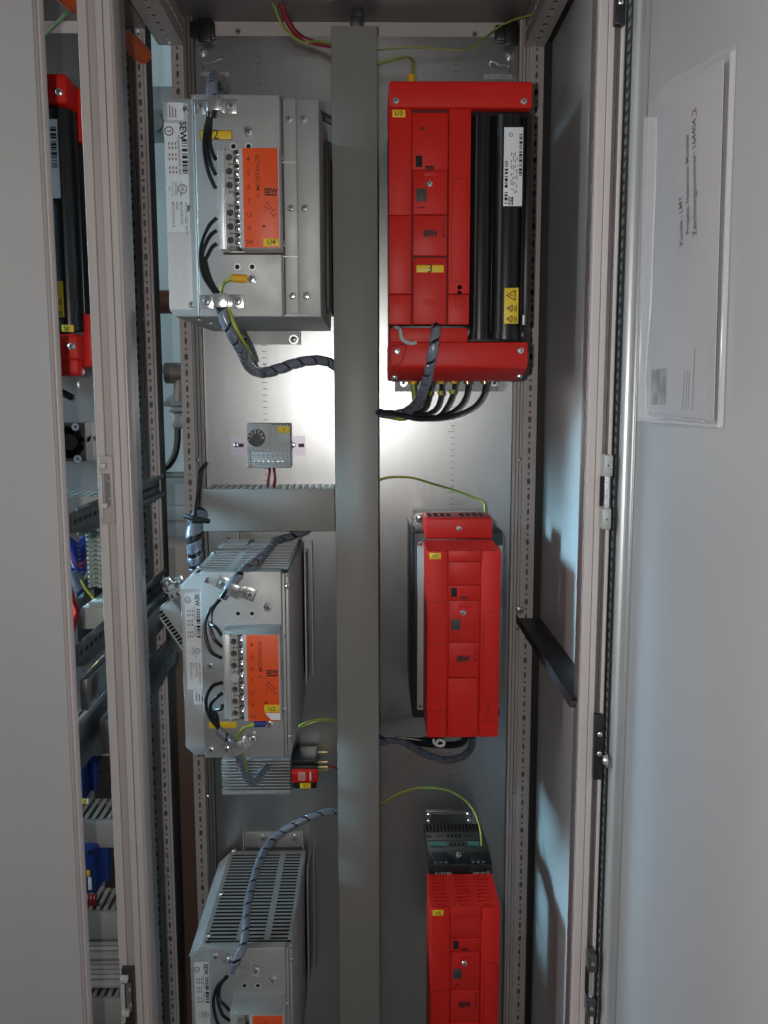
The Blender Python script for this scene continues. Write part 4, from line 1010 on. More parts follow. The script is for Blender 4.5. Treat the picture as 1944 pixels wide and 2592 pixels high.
# --- the two identical narrow inverters
YCAP = 1.282
def narrow(dx, dz, label, num, capped, text_mid=True):
    t = thing('frequency_inverter', label, 'drive', T('K', 900, 1945, YPL)+Vector((dx, 0, dz)))
    def X(x, Y=YF): return T('K', x, 900, Y).x+dx
    def Z(y, Y=YF): return T('K', 900, y, Y).z+dz
    def rc(x0, y0, x1, y1, Y=YF): return (X(x0, Y), X(x1, Y), Z(y1, Y), Z(y0, Y))
    x0, x1, z1, z0 = X(603), X(1216), Z(377), Z(1947)
    ztop = z1
    m = MB(); m.box(x0+.0006, x1-.0006, YF+.0052, YF+.100, z0, z1-.0036, .001); b = m.build('housing', 'red', t)
    # top with real vent slots
    W = x1-x0; L = YCAP-YF-.006; hs = []; rows = 9
    cols = ((.05, .29), (.38, .62), (.69, .93)); gx = (0, .335*W, .655*W, W)
    for r_ in range(rows):
        for k in range(3):
            last = r_ < 2 and k == 1
            hs.append((gx[k], gx[k+1], L*r_/rows, L*(r_+1)/rows, W*(cols[k][0]+cols[k][1])/2, L*(r_+.5)/rows, W*(cols[k][1]-cols[k][0])/2*(.9 if r_ else .5), L/rows*.24, False))
    m = MB(); m.holed((x0, YF+.004, z1-.0004), XR, (0, 1, 0), W, L, hs, .003); m.build('vent_grille', 'red', b)
    m = MB(); m.box(x0+.003, x1-.003, YF+.008, YCAP-.004, z1-.0058+.0022, z1-.0032); m.build('vent_inside', 'slit', b)
    xl, xr = X(774), X(1048)
    P_ = [('front_panel', x0, xl-.0006, z0, z1-.0006, 0, 'red', .0016), ('front_panel', xr+.0004, x1, z0, z1-.0006, .0002, 'red', .0016),
          ('lip', xl, xr, Z(470), Z(380), -.0004, 'red_lid', .0012), ('blank_cover', xl+.0003, xr-.0003, Z(668), Z(476), .0018, 'red_lid', .0008), ('display_cover', xl+.0003, xr-.0003, Z(792), Z(672), .0012, 'red', .0006),
          ('control_panel', xl+.0016, xr-.0016, Z(1147), Z(800), .0014, 'red_lid', .0010), ('logo_panel', xl+.0016, xr-.002, Z(1444), Z(1151), .0006, 'red_lid', .0010), ('flap', xl+.0012, xr-.002, z0+.0004, Z(1450), -.0004, 'red', .0012)]
    for nm, a, b_, c, d, off, mm, bv in P_:
        m = MB(); m.box(a, b_, YF+off, YF+.0050, c, d, bv); k = m.build(nm, mm, t)
        if nm == 'display_cover':
            m = MB(); q = rc(802, 690, 850, 768); m.box(q[0], q[1], YF+.0006, YF+.0011, q[2], q[3], .0002); m.build('display_window', 'slit', k)
            m = MB(); q = rc(876, 760, 938, 784); m.box(q[0], q[1], YF+.0006, YF+.0011, q[2], q[3], .0002); m.build('socket', 'ink_red', k)
        if nm == 'control_panel':
            m = MB(); q = rc(803, 955, 881, 1045); m.box(q[0], q[1], YF+.0004, YF+.0013, q[2], q[3], .0003); q2_ = rc(815, 970, 870, 1015); m.box(q2_[0], q2_[1], YF-.0004, YF+.0004, q2_[2], q2_[3], .0003); m.build('keypad_socket', 'term_dark', k)
            m = MB(); q = rc(858, 806, 970, 862); m.box(q[0], q[1], YF-.0002, YF+.0012, q[2], q[3], .0006); m.build('tab', 'red', k)
            screw((X(905), YF+.0012, Z(900)), .0040, k, 'pan')
            m = MB(); q = rc(825, 1098, 865, 1108); m.box(q[0], q[1], YF+.001, YF+.0013, q[2], q[3]); m.build('lettering', 'ink_red', k)
        if nm == 'logo_panel':
            m = MB(); y = YF+.0006; q = rc(857, 1262, 960, 1314)
            text_into(m, 'SEW', ((q[0]+q[1])/2, y-.0004, (q[2]+q[3])/2), XR, ZU, (q[1]-q[0])*.52, .065)
            for z in (q[2]-.0004, q[3]-.0001): m.box(q[0], q[1], y-.0004, y-.0001, z, z+.0005)
            m.build('lettering', 'ink', k)
            m = MB(); text_into(m, 'MOVITRAC', (X(1011), y-.0004, Z(1240)), ZU, (-1, 0, 0), .0045, .004); m.build('lettering', 'ink_red', k)
        if nm == 'flap':
            m = MB()
            for yy in (1760, 1778, 1796, 1814): q = rc(840, yy, 960, yy+6); m.box(q[0], q[1], YF-.0009, YF-.0004, q[2], q[3], .0002)
            m.build('grip_ribs', 'red_lid', k)
    m = MB(); outline(m, rc(1075, 892, 1198, 1640), YF+.0002); outline(m, rc(1096, 1745, 1168, 1808), YF+.0002)
    for yy in (1665, 1690, 1712): q = rc(1118, yy, 1142, yy+10); m.box(q[0], q[1], YF-.0001, YF+.0001, q[2], q[3])
    m.build('panel_outline', 'red_gap', t)
    for yy in (812, 1158, 1728):
        m = MB(); m.box(x0+.001, xl-.0012, YF-.0002, YF+.0001, Z(yy)-.00025, Z(yy)+.00025); m.build('seam', 'red_gap', t)
    q = rc(618, 396, 714, 447); marker(t, q, YF, num, .0068)
    # flange, heat sink, bracket
    xh0, xh1 = (X(518, 1.30), X(1195, 1.34)) if capped else (x0+.004, x1-.004)
    zf1, zf0 = Z(296, 1.30), Z(1708, 1.30)
    m = MB(); m.box(xh0, xh1, 1.296, 1.306, zf0, min(zf1, z1-.012), .0012); fl2 = m.build('flange', 'alu', t)
    for y in (322, 1680): screw((X(545, 1.296) if capped else x0+.012, 1.296, Z(y, 1.296)), .0042, fl2, 'socket')
    xk0, xk1 = (X(470, 1.345), X(1196, 1.345)) if capped else (x0+.006, x1-.010)
    m = MB(); m.box(xk0, xk1, 1.3065, YPL-.004, Z(1735, 1.33), Z(200, 1.33) if capped else z1-.006, .003)
    if capped: m.box(xk0-.002, xk0+.004, 1.335, YPL-.006, Z(1560, 1.33), Z(190, 1.33), .001); m.build('heat_sink', 'black', t)
    if capped:
        m = MB(); a = rc(582, 106, 1142, 272, YCAP); m.box(a[0], a[1], YCAP, YCAP+.07, z1+.0004, a[3], .003, 3); cp = m.build('terminal_cover', 'red_lid', t)
        screw((X(862, YCAP), YCAP, Z(192, YCAP)), .0042, cp, 'pan')
        m = MB()
        for k in range(9):
            if k == 4: continue
            xx = a[0]+(a[1]-a[0])*(.05+.098*k); m.box(xx, xx+.0062, YCAP+.02, YCAP+.055, a[3]-.0005, a[3]+.0003)
        m.build('cover_slot', 'slit', cp)
        m = MB(); b = rc(488, 66, 1100, 275, 1.40); m.box(b[0], b[1], 1.44, 1.444, z1-.01, b[3], .0006); br = m.build('bracket', 'alu', t)
        screw((X(532, 1.44), 1.44, Z(103, 1.44)), .0060, br, 'washer')
        m = MB(); m.cyl((X(528, 1.44), 1.4405, Z(148, 1.44)), (X(528, 1.44), 1.4394, Z(148, 1.44)), .0068, 16); m.build('keyhole', 'term_dark', br)
    else:
        # open power terminals: black stepped block rising to the plate
        a = (X(588, YCAP), X(1142, YCAP)); zc_ = Z(100, YCAP); wv = a[1]-a[0]
        zA_ = z1-.003; zB2 = z1+.015; zC2 = z1+.006
        m = MB(); m.prism([(a[0], YCAP, zA_), (a[0], YCAP, zB2), (a[0], YCAP+.045, zB2+.001), (a[0], YPL-.03, zC2), (a[0], YPL-.03, zA_)], (wv, 0, 0), .002)
        tb = m.build('power_terminals', 'black', t)
        def slope(f, g): return Vector((a[0]+wv*f, YCAP+.045+(YPL-.03-YCAP-.045)*g, zB2+.001+(zC2-zB2-.001)*g))
        nrm = Vector((0, -(zC2-zB2-.001), (YPL-.03-YCAP-.045))).normalized(); sd = (slope(0, 1)-slope(0, 0))
        def patch(mb, f0, f1, g0, g1, h): mb.obox(slope(f0, g0)+nrm*(-.001 if h > 0 else .0001), Vector((wv*(f1-f0), 0, 0)), sd*(g1-g0), nrm*(abs(h)), 0)
        m = MB()
        for k in range(15): patch(m, .03+.062*k, .03+.062*k+.045, .70, .96, .0012)
        m.build('vent_slot', 'slit', tb); m = MB()
        for k in range(4):
            patch(m, .36+.065*k, .36+.065*k+.045, .42, .56, .0012)
        m.build('vent_slot', 'slit', tb); m = MB()
        for k in range(4): patch(m, .38+.065*k, .38+.065*k+.045, .08, .22, .0012)
        m.build('vent_slot', 'slit', tb); m = MB(); patch(m, .02, .10, .44, .50, .0012); patch(m, .19, .32, .47, .50, .0012); patch(m, .66, .80, .47, .50, .0012)
        m.build('vent_slot', 'slit', tb)
        m = MB(); patch(m, -.0, 1.0, .30, .305, .0016); patch(m, -.0, 1.0, .66, .67, .0020); m.build('ridge', 'device_dark', tb)
        for f0, f1 in ((.06, .32), (.68, .86)):
            m = MB(); patch(m, f0, f1, .10, .20, .004); m.build('terminal_strip', 'green_pcb', tb)
        for f0, f1 in ((.07, .31), (.66, .90)):
            m = MB(); m.box(a[0]+wv*f0, a[0]+wv*f1, YCAP-.0012, YCAP+.0006, zA_+.003, zB2-.003, .0006); m.box(a[0]+wv*f0, a[0]+wv*f1, YCAP+.006, YCAP+.03, zB2-.001, zB2+.0035, .0005); m.build('terminal_hood', 'slit', tb)
            for k in range(3): screw((a[0]+wv*(f0+(f1-f0)*(k+.5)/3), YCAP+.004, zB2+.0008), .0022, tb, 'socket', axis=(0, -.2, 1))
        screw((a[0]+wv*.49, YCAP+.022, zB2+.0022), .0046, tb, 'pan', axis=(0, -.35, .94))
        m = MB()
        for f, s_ in ((.13, '1L1'), (.22, '2L2'), (.31, '3L3'), (.74, '+UZ'), (.84, '-UZ')): text_into(m, s_, (a[0]+wv*f, YCAP-.0016, zA_+.0035), XR, ZU, .0052, .004)
        m.ring((a[0]+wv*.93, YCAP-.0006, zA_+.0035), YN, .0024, .0007)
        m.build('lettering', 'white_ink', tb)
        m = MB(); m.box(a[0]+.006, a[1]-.012, YPL-.004, YPL-.0006, zC2-.02, zC2+.008, .0004); br = m.build('bracket', 'dark_steel', t)
        for f in (.10, .80): screw((a[0]+wv*f, YPL-.004, zC2+.002), .0052, br, 'pan')
        for f in (.10, .82): screw((a[0]+wv*f, YPL-.004, zC2-.009), .0042, br, 'pan')
        m = MB(); m.box(a[0]+.012, a[1]-.022, YPL-.0052, YPL-.0042, zC2+.0050, zC2+.006); m.build('bracket_edge', 'alu', br)
    return t
narrow(0, 0, 'narrow red drive marked U1 under a red terminal cover, mid right of the plate', 'U1', True)
ta, tb_ = T('K', 603, 900, YF), T('K', 1216, 900, YF); ua_, ub_ = T('O', 622, 1700, YF), T('O', 1218, 1700, YF)
narrow(((ua_.x-ta.x)+(ub_.x-tb_.x))/2, T('O', 900, 1213, YF).z-T('K', 900, 377, YF).z, 'narrow red drive marked U5 with open black terminals on top, at lower right', 'U5', False)

# ------------------------------------------------------------------ wires of the inverters
cg = 'black motor cables under the large red drive'
def ferr(p, q, r, m_, label):
    b = MB(); b.cyl(p, q, r, 14); tag(b.build('cable_lug', m_), label, 'cable lug')
for i, (x0, pts) in enumerate(((1072, [(1085, 1120), (1065, 1200), (1000, 1285), (900, 1340), (780, 1378), (640, 1395), (480, 1385), (380, 1360), (180, 1345)]),
                               (940, [(940, 1120), (925, 1200), (880, 1280), (800, 1340), (700, 1372), (560, 1385), (440, 1372), (330, 1352), (180, 1340)]),
                               (832, [(828, 1115), (808, 1200), (765, 1290), (710, 1360), (620, 1392), (500, 1395), (400, 1372), (300, 1350), (180, 1338)]),
                               (712, [(720, 1115), (712, 1210), (685, 1290), (630, 1340), (540, 1358), (440, 1355), (320, 1345), (180, 1335)]),
                               (612, [(622, 1130), (615, 1210), (590, 1290), (540, 1335), (460, 1352), (360, 1348), (180, 1332)]))):
    Yc = 1.318+.012*i
    pts = [(pts[0][0]-3, 1062)]+pts
    cable('motor_cable', [T('G', x, y, Yc+(.03 if x < 300 else 0)) for x, y in pts], .0030, 'cable',
          ['outermost', 'second', 'third', 'fourth', 'innermost'][i]+' of the five black motor cables under the large red drive', 'cable', cg)
    top = pts[1]
    if i < 2: ferr(T('G', pts[0][0], 1066, Yc), T('G', top[0], 1102, Yc), .0056, 'brass', ['right', 'left'][i]+' brass ferrule below the large red drive')
    elif i < 4: ferr(T('G', pts[0][0], 1045, Yc), T('G', top[0], 1100, Yc), .0060, 'lug', ['right', 'left'][i-2]+' yellow crimp sleeve on a black cable below the large red drive')
    if i >= 2:
        a, b = T('G', pts[2][0]+6, pts[2][1]-50, Yc-.0006), T('G', pts[2][0]+3, pts[2][1]-15, Yc-.0006)
        b_ = MB(); b_.cyl(a, b, .0049, 14); tag(b_.build('cable_marker', 'wire_yel'), 'yellow marker ring on the %s black cable below the large red drive' % ['third', 'fourth', 'innermost'][i-2], 'cable marker')
earth('earth_wire', [T('G', 478, 1100, 1.33), T('G', 488, 1200, 1.33), T('G', 490, 1280, 1.335), T('G', 450, 1360, 1.345), T('G', 370, 1392, 1.35), T('G', 270, 1375, 1.37), T('G', 185, 1350, 1.39)], .0030, 'yellow and green earth wire below the large red drive')
ferr(T('G', 476, 1050, 1.33), T('G', 479, 1105, 1.33), .0064, 'lug', 'yellow crimp sleeve of the earth wire below the large red drive')
harness('cable_harness', [T('G', 675, 590, YF+.006), T('G', 672, 660, YF-.004), T('G', 660, 760, YF-.014), T('G', 640, 880, YF-.012), T('G', 612, 1010, YF+.01), T('G', 575, 1140, YF+.05), T('G', 520, 1250, 1.29), T('G', 440, 1325, 1.33), T('G', 340, 1355, 1.355), T('G', 240, 1352, 1.38), T('G', 170, 1340, 1.40)], .0054,
        'grey-blue spiral-wrapped bundle hanging over the bottom of the large red drive', pitch=.024, cover=.82)
earth('earth_wire', [T('C', 150, 555, 1.42), T('C', 250, 520, 1.42), T('C', 350, 492, 1.415), T('C', 440, 485, 1.40), T('C', 480, 510, 1.385), T('C', 482, 580, 1.37), T('C', 468, 640, 1.36)], .0020, 'yellow and green earth wire dropping into the top of the large red drive')
ferr(T('C', 466, 630, 1.36), T('C', 466, 700, 1.36), .0058, 'lug', 'yellow crimp sleeve on top of the large red drive')
earth('earth_wire', [T('G', 170, 1915, 1.41), T('G', 270, 1886, 1.41), T('G', 380, 1882, 1.41), T('G', 490, 1892, 1.41), T('G', 640, 1938, 1.40), T('G', 850, 2000, 1.38), T('G', 1000, 2058, 1.37), T('G', 1075, 2098, 1.36), T('G', 1086, 2150, 1.355), T('K', 1091, 100, 1.35)], .0018, 'yellow and green earth wire sloping down to the drive marked U1')
earth('earth_wire', [T('O', 200, 355, 1.42), T('O', 320, 278, 1.41), T('O', 450, 222, 1.40), T('O', 600, 204, 1.39), T('O', 780, 232, 1.385), T('O', 910, 305, 1.38), T('O', 1000, 415, 1.37), T('O', 1045, 550, 1.35), T('O', 1060, 690, 1.335)], .0017, 'bright yellow earth wire arching into the drive marked U5')
cable('cable', [T('K', 170, 1955, 1.42), T('K', 400, 1975, 1.40), T('K', 600, 2000, 1.37), T('K', 800, 2010, 1.35), T('K', 900, 1985, 1.32), T('K', 925, 1925, 1.29)], .0055, 'cable', 'thick black cable leaving the bottom of the drive marked U1')
cable('cable', [T('K', 170, 1945, 1.43), T('K', 380, 1955, 1.42), T('K', 560, 1960, 1.40), T('K', 700, 1950, 1.36), T('K', 740, 1915, 1.31)], .0045, 'cable', 'black cable above the thicker one below the drive marked U1')
m = MB(); c = [T('K', x, y, 1.325) for x, y in ((655, 1960), (660, 1990), (690, 2015), (730, 2015), (745, 1990), (720, 1970), (690, 1975), (675, 2005))]
m.tube(c, .0022, 8); tag(m.build('cable_tie', 'white_ink'), 'small white looped cable tie below the drive marked U1', 'cable tie')
harness('cable_harness', [T('K', 180, 1990, 1.40), T('K', 300, 1968, 1.39), T('K', 400, 1985, 1.38), T('K', 500, 2040, 1.37), T('K', 620, 2100, 1.36), T('K', 760, 2135, 1.35), T('K', 900, 2105, 1.33), T('K', 970, 2030, 1.31), T('K', 985, 1930, 1.28)], .0044,
        'bundle in clear spiral wrap drooping below the drive marked U1', wrap='spiral_clear', pitch=.021, cover=.9, core='wire_blue')
# wires at the roof
m = MB(); pts = [T('B', 1000, -20, 1.41), T('B', 1040, 60, 1.41), T('B', 1080, 160, 1.42), T('B', 1140, 260, 1.43), T('B', 1230, 330, 1.44), T('B', 1330, 362, 1.44), T('B', 1460, 385, 1.43)]
m.tube(pts, .0042, 10); tag(m.build('ribbon_cable', 'wire_red'), 'thick dark red cable hanging from the roof into the tall duct', 'cable')
earth('earth_wire', [p+Vector((-.010, -.008, -.004)) for p in pts[:4]]+[T('B', 1220, 352, 1.43), T('B', 1330, 345, 1.43), T('B', 1460, 372, 1.42)], .0018, 'yellow and green earth wire beside the dark red roof cable')
earth('earth_wire', [T('C', 150, 425, 1.43), T('C', 300, 408, 1.43), T('C', 480, 398, 1.43), T('C', 660, 408, 1.435), T('C', 860, 418, 1.44), T('C', 980, 390, 1.43), T('C', 1080, 320, 1.42), T('C', 1190, 235, 1.40), T('C', 1330, 165, 1.37), T('C', 1480, 122, 1.34)], .0013, 'thin green earth wire rising from the tall duct to the right roof corner')

# ------------------------------------------------------------------ thermostat on its rail
Yt = 1.418
th = thing('din_rail', 'short shiny mounting rail behind the round dial thermostat', 'rail', T('F', 920, 1700, YPL))
a = rect('F', 610, 1537, 1234, 1703, 1.4535); m = MB(); h = a[3]-a[2]
m.box(a[0], a[1], YPL-.0020, YPL-.0006, a[2]+.005, a[3]-.005); m.box(a[0], a[1], 1.4525, 1.4535, a[3]-.0062, a[3]); m.box(a[0], a[1], 1.4525, 1.4535, a[2], a[2]+.0062)
m.box(a[0], a[1], 1.4536, YPL-.0021, a[3]-.0075, a[3]-.0063); m.box(a[0], a[1], 1.4536, YPL-.0021, a[2]+.0063, a[2]+.0075); m.build('rail', 'lavender', th)
screw(T('F', 658, 1615, YPL-.002), .0046, th, 'pan'); screw(T('F', 1132, 1615, YPL-.002), .0046, th, 'pan')
m = MB()
for xa_, xb_ in ((678, 720), (1180, 1228)): q = rect('F', xa_, 1602, xb_, 1632, YPL-.002); m.box(q[0], q[1], YPL-.0024, YPL-.0021, q[2], q[3])
m.build('rail_slot', 'term_dark', th)
tm = thing('thermostat', 'small grey thermostat with round black dial and yellow tag', 'thermostat', T('U', 760, 1580, 1.452))
U = lambda x0, y0, x1, y1, Y=Yt: rect('U', x0, y0, x1, y1, Y)
a = U(60, 150, 1465, 1590); m = MB(); m.box(a[0], a[1], Yt+.0012, 1.4522, a[2], a[3], .0015); hb_ = m.build('housing', 'thermo', tm)
m = MB(); q = U(62, 152, 760, 930); m.box(q[0], q[1], Yt, Yt+.0011, q[2], q[3], .0006); q = U(225, 1075, 1285, 1495); m.box(q[0], q[1], Yt, Yt+.0011, q[2], q[3], .0006); q = U(1075, 455, 1455, 770); m.box(q[0], q[1], Yt, Yt+.0011, q[2], q[3], .0006); m.build('face_plate', 'thermo', hb_)
m = MB()
for x in (800, 905, 990): q = U(x, 200, x+55, 1060); m.box(q[0], q[1], Yt-.0004, Yt+.0011, q[2], q[3], .0007)
for x in range(230, 760, 95): q = U(x, 945, x+50, 1060); m.box(q[0], q[1], Yt-.0002, Yt+.0011, q[2], q[3], .0006)
for x in range(1100, 1460, 95): q = U(x, 785, x+50, 1070); m.box(q[0], q[1], Yt-.0002, Yt+.0011, q[2], q[3], .0006)
for x in (75, 120, 1310, 1410): q = U(x, 950 if x < 200 else 800, x+38, 1580); m.box(q[0], q[1], Yt-.0004, Yt+.0011, q[2], q[3], .0007)
m.build('ribs', 'thermo', hb_)
m = MB()
for x in range(880, 1400, 100): q = U(x, 165, x+42, 205); m.box(q[0], q[1], Yt+.0006, Yt+.0012, q[2], q[3])
for x in (110, 1390): q = U(x-18, 1545, x+18, 1575); m.box(q[0], q[1], Yt-.0006, Yt+.0012, q[2], q[3])
m.build('slot', 'slit', hb_)
c = T('U', 375, 615, Yt); rd = (T('U', 660, 615, Yt).x-T('U', 90, 615, Yt).x)/2
m = MB(); m.cyl(c, c-Vector((0, .006, 0)), rd, 40, rd*.98); m.cyl(c-Vector((0, .006, 0)), c-Vector((0, .0066, 0)), rd*.98, 40, rd*.95); dl = m.build('dial', 'black', tm)
m = MB()
for k, s_ in enumerate(('5', '10', '20', '30', '40', '50', '60')):
    an = R(195-32*k); d_ = Vector((math.cos(an), 0, math.sin(an))); tq = Vector((math.sin(an), 0, -math.cos(an)))
    text_into(m, s_, c+d_*rd*.82-Vector((0, .0069, 0)), tq, d_, rd*.26, .02)
    if k: text_into(m, str(40+18*k)[:2], c+d_*rd*.58-Vector((0, .0069, 0)), tq, d_, rd*.20, .02)
m.build('numerals', 'white_ink', dl)
q = U(1080, 240, 1450, 452); marker(hb_, q, Yt+.0002, 'S1', .0055)
m = MB(); text_into(m, '°C', T('U', 415, 270, Yt-.0002), XR, ZU, .006)
for x, s_ in ((285, '4'), (440, '6'), (600, '8'), (755, 'L'), (905, 'N'), (1060, '5'), (1215, '7')):
    text_into(m, s_, T('U', x, 1235, Yt-.0003), XR, ZU, .0048, .01); q = U(x-45, 1150, x+45, 1165); m.box(q[0], q[1], Yt-.0003, Yt-.0001, q[2], q[3])
    q = U(x-45, 1180, x+30, 1190); m.box(q[0], q[1], Yt-.0003, Yt-.0001, q[2], q[3])
m.build('lettering', 'ink_soft', hb_)
for k in range(7): screw(T('U', 285+155*k, 1385, Yt-.0002), .0024, hb_, 'pan')
for i, (xa_, xb_) in enumerate(((785, 745), (930, 960))):
    cable('wire', [T('U', xa_, 1560, 1.436), T('U', xa_+5, 1700, 1.425), T('U', xb_, 1950, 1.42), T('F', 921+i*52, 1945, 1.425), T('F', 921+i*52, 2010, 1.43)], .0019, 'wire_red', ['left', 'right'][i]+' red wire from the thermostat down into the short duct', 'wire', 'red thermostat wires')

# ------------------------------------------------------------------ finned cabinet heater
Yh = 1.392
ht = thing('cabinet_heater', 'finned aluminium heater with red connector block, beside the tall duct', 'heater', T('N', 800, 290, YPL))
a = rr_('J', 535, 2108, 1112, 'N', 293, Yh); m = MB(); z = a[2]
m.box(a[0], a[1], Yh+.028, YPL-.0006, a[2], a[3])
for k in range(12):
    zz = a[2]+.006+(a[3]-a[2]-.008)*k/12; m.box(a[0], a[1], Yh, Yh+.028, zz, zz+.0018 if k else zz+.006, .0003)
m.build('fins', 'alu', ht)
V = lambda x0, y0, x1, y1, Y: rect('V', x0, y0, x1, y1, Y)
rx0, rx1 = T('V', 212, 780, Yh-.01).x, T('V', 1000, 780, Yh-.01).x; rz1, rz0 = T('V', 600, 590, Yh-.01).z, T('V', 600, 970, Yh-.01).z
m = MB(); zb0 = T('V', 600, 1130, Yh).z; m.box(rx0+.001, rx1-.003, Yh-.002, YPL-.006, zb0, rz1+.004, .002); m.box(rx0+.001, rx1-.004, Yh+.002, YPL-.006, rz1+.004, rz1+.012, .002); cb = m.build('connector_block', 'black', ht)
m = MB(); m.box(rx0, rx1, Yh-.010, Yh-.0021, rz0, rz1, .0025); cr = m.build('connector_face', 'red', cb)
q = V(465, 968, 790, 1130, Yh-.0105); marker(cb, q, Yh-.0105, 'E1', .006)
m = MB(); q = V(415, 650, 620, 900, Yh-.0104); outline(m, q, Yh-.0101, .0006)
for k in range(6): zz = q[2]+(q[3]-q[2])*(k+1)/7; m.box(q[0]+.001, q[1]-.001, Yh-.0104, Yh-.0101, zz-.0004, zz+.0004)
q = V(755, 645, 800, 900, Yh-.0104); m.box(q[0], q[1], Yh-.0104, Yh-.0101, q[2], q[3])
text_into(m, 'HEATER', ((V(690, 640, 700, 900, Yh)[0]), Yh-.0104, (q[2]+q[3])/2), ZU, (-1, 0, 0), .005, .01) if False else None
m.build('print', 'white_ink', cr)
m = MB()
for y0_, y1_ in ((70, 90), (365, 392), (515, 545), (600, 628)): q = V(1055, y0_, 1295, y1_, Yh+.02); m.box(q[0]-.004, q[1], Yh+.02, Yh+.026, q[2]-.0004, q[3]+.0004, .0004)
m.build('contact_pin', 'brass', cb)
cable('wire', [T('N', 1370, 35, 1.42), T('N', 1440, 25, 1.42), T('N', 1490, 38, 1.425), T('N', 1540, 70, 1.43)], .0018, 'wire_red', 'dark red wire from the finned heater into the tall duct', 'wire')

# ------------------------------------------------------------------ rail along the right wall
zr_ = P(1397, 1684, 1.177).z
m = MB(); m.box(.2372, .2770, 1.034, 1.435, zr_-.008, zr_, .001); m.box(.2372, .2384, 1.03, 1.435, zr_+.0002, zr_+.006, .0003)
sr = tag(m.build('support_rail', 'rail_black'), 'dark steel rail running front to back along the right side wall', 'rail')
screw(T('K', 1378, 876, 1.434), .005, sr, 'washer')

# ------------------------------------------------------------------ document pocket on the right door
pk = thing('document_pocket', 'clear plastic document pocket glued inside the open right door', 'document pocket', PDR(1720, 1075, .001))
OFL, OFR = .013, .0045
U_L, U_R = du(1623), du(1824)
def pd(t, x, y, off=None):
    px_, py_ = tp(t, x, y)
    if off is None:
        f = (du(px_)-U_L)/(U_R-U_L); off = OFL+(OFR-OFL)*max(0, min(1.05, f))
    return PDR(px_, py_, off)
front = [pd('H', 735, 1190), pd('H', 1310, 1240), pd('D', 1402, 350), pd('D', 1385, 325), pd('D', 1180, 455), pd('D', 980, 578), pd('D', 905, 660), pd('D', 830, 745), pd('D', 785, 830)]
m = MB()
rn = random.Random(4)
# soft, slightly wavy front sheet
nu, nv = 16, 22; grid = []
bl, br_, tr_, tl_ = front[0], front[1], front[2], front[8]
for iu in range(nu+1):
    row = []; fu = iu/nu
    b0 = bl.lerp(br_, fu); k = fu*(len(front)-3); tops = [tl_, front[7], front[6], front[5], front[4], front[3], tr_]
    us_ = [(q-dp).dot(dd) for q in tops]; uq = (b0-dp).dot(dd)
    for q in range(len(tops)-1):
        if (us_[q] >= uq >= us_[q+1]) or q == len(tops)-2: break
    ff = (uq-us_[q])/(us_[q+1]-us_[q]) if abs(us_[q+1]-us_[q]) > 1e-6 else 0
    t0 = tops[q].lerp(tops[q+1], max(0, min(1, ff))); t0 = Vector((b0.x, b0.y, t0.z))
    for iv in range(nv+1):
        fv = iv/nv; pt = b0.lerp(t0, fv)
        wv_ = .0026*math.sin(fv*7+fu*4)*math.sin(fu*math.pi)+.0010*math.sin(fv*17-fu*9)*math.sin(fu*math.pi)*math.sin(min(1, fv*3)*math.pi/2)
        row.append(m.bm.verts.new(pt+dn*wv_))
    grid.append(row)
for iu in range(nu):
    for iv in range(nv): m.bm.faces.new((grid[iu][iv], grid[iu+1][iv], grid[iu+1][iv+1], grid[iu][iv+1]))
m.build('front_sheet', 'clear', pk, smooth=80)
m = MB()
def strip(p, q, wv, o0, o1, bev=.0012):
    m.obox(p-dn*o0, (q-p), wv, dn*(o0+o1), bev)
strip(front[0], front[8], -dd*.0032, OFL-.0005, .0006); strip(front[1], front[2], dd*.003, OFR-.0006, .0006)
strip(front[0], front[1], Vector((0, 0, .003)), .003, .0006)
m.build('welded_edge', 'clear_edge', pk)
m = MB(); m.tube([pd('D', 870, 830), pd('D', 868, 1100), pd('H', 832, 300), pd('H', 798, 800), pd('H', 800, 1110), pd('H', 840, 1150), pd('H', 950, 1165), pd('H', 1200, 1190)], .0009, 6)
m.build('crease', 'clear_edge', pk)
pp = thing('paper_sheet', 'printed paper with order lettering inside the clear door pocket', 'paper', PDR(1720, 1060, .005))
m = MB(); pgs = [pd('H', 810, 1120, .005), pd('H', 1272, 1190, .005), pd('D', 1345, 420, .005), pd('D', 960, 640, .005), pd('D', 905, 700, .005)]
m.prism(pgs, -dn*.0006); m.build('sheet', 'paper', pp)
m = MB(); rt, uu = Vector((0, 0, 1)), dd
for s_, x, ya, yb in (('Kunde : LMT', 126, 2050, 1335), ('Projekt: Hafenkran Münster', 210, 2010, 420), ('Zeichnungsnummer: 164404_2', 300, 1975, 150)):
    p0, p1 = pd('X', x, ya, .0053), pd('X', x-10, yb, .0053)
    sz = (p1-p0).length/(len(s_)*.53)
    text_into(m, s_, (p0+p1)/2, (p1-p0), uu, sz, .010, tall=2.0)
m.build('lettering', 'ink', pp)
m = MB(); a_, b_ = pd('H', 830, 1075, .0052), pd('H', 935, 1075, .0052); c_ = pd('H', 830, 830, .0052)
m.obox(a_, b_-a_, Vector((0, 0, c_.z-a_.z)), dn*.0002); m.build('picture', 'paper_print', pp)
m = MB()
for x in (1055, 1075, 1092, 1122):
    a_ = pd('H', x, 1110, .0052); c_ = pd('H', x, 830 if x < 1120 else 680, .0052); m.obox(a_, -dd*.0012, Vector((0, 0, c_.z-a_.z)), dn*.0002)
m.build('print', 'ink_soft', pp)

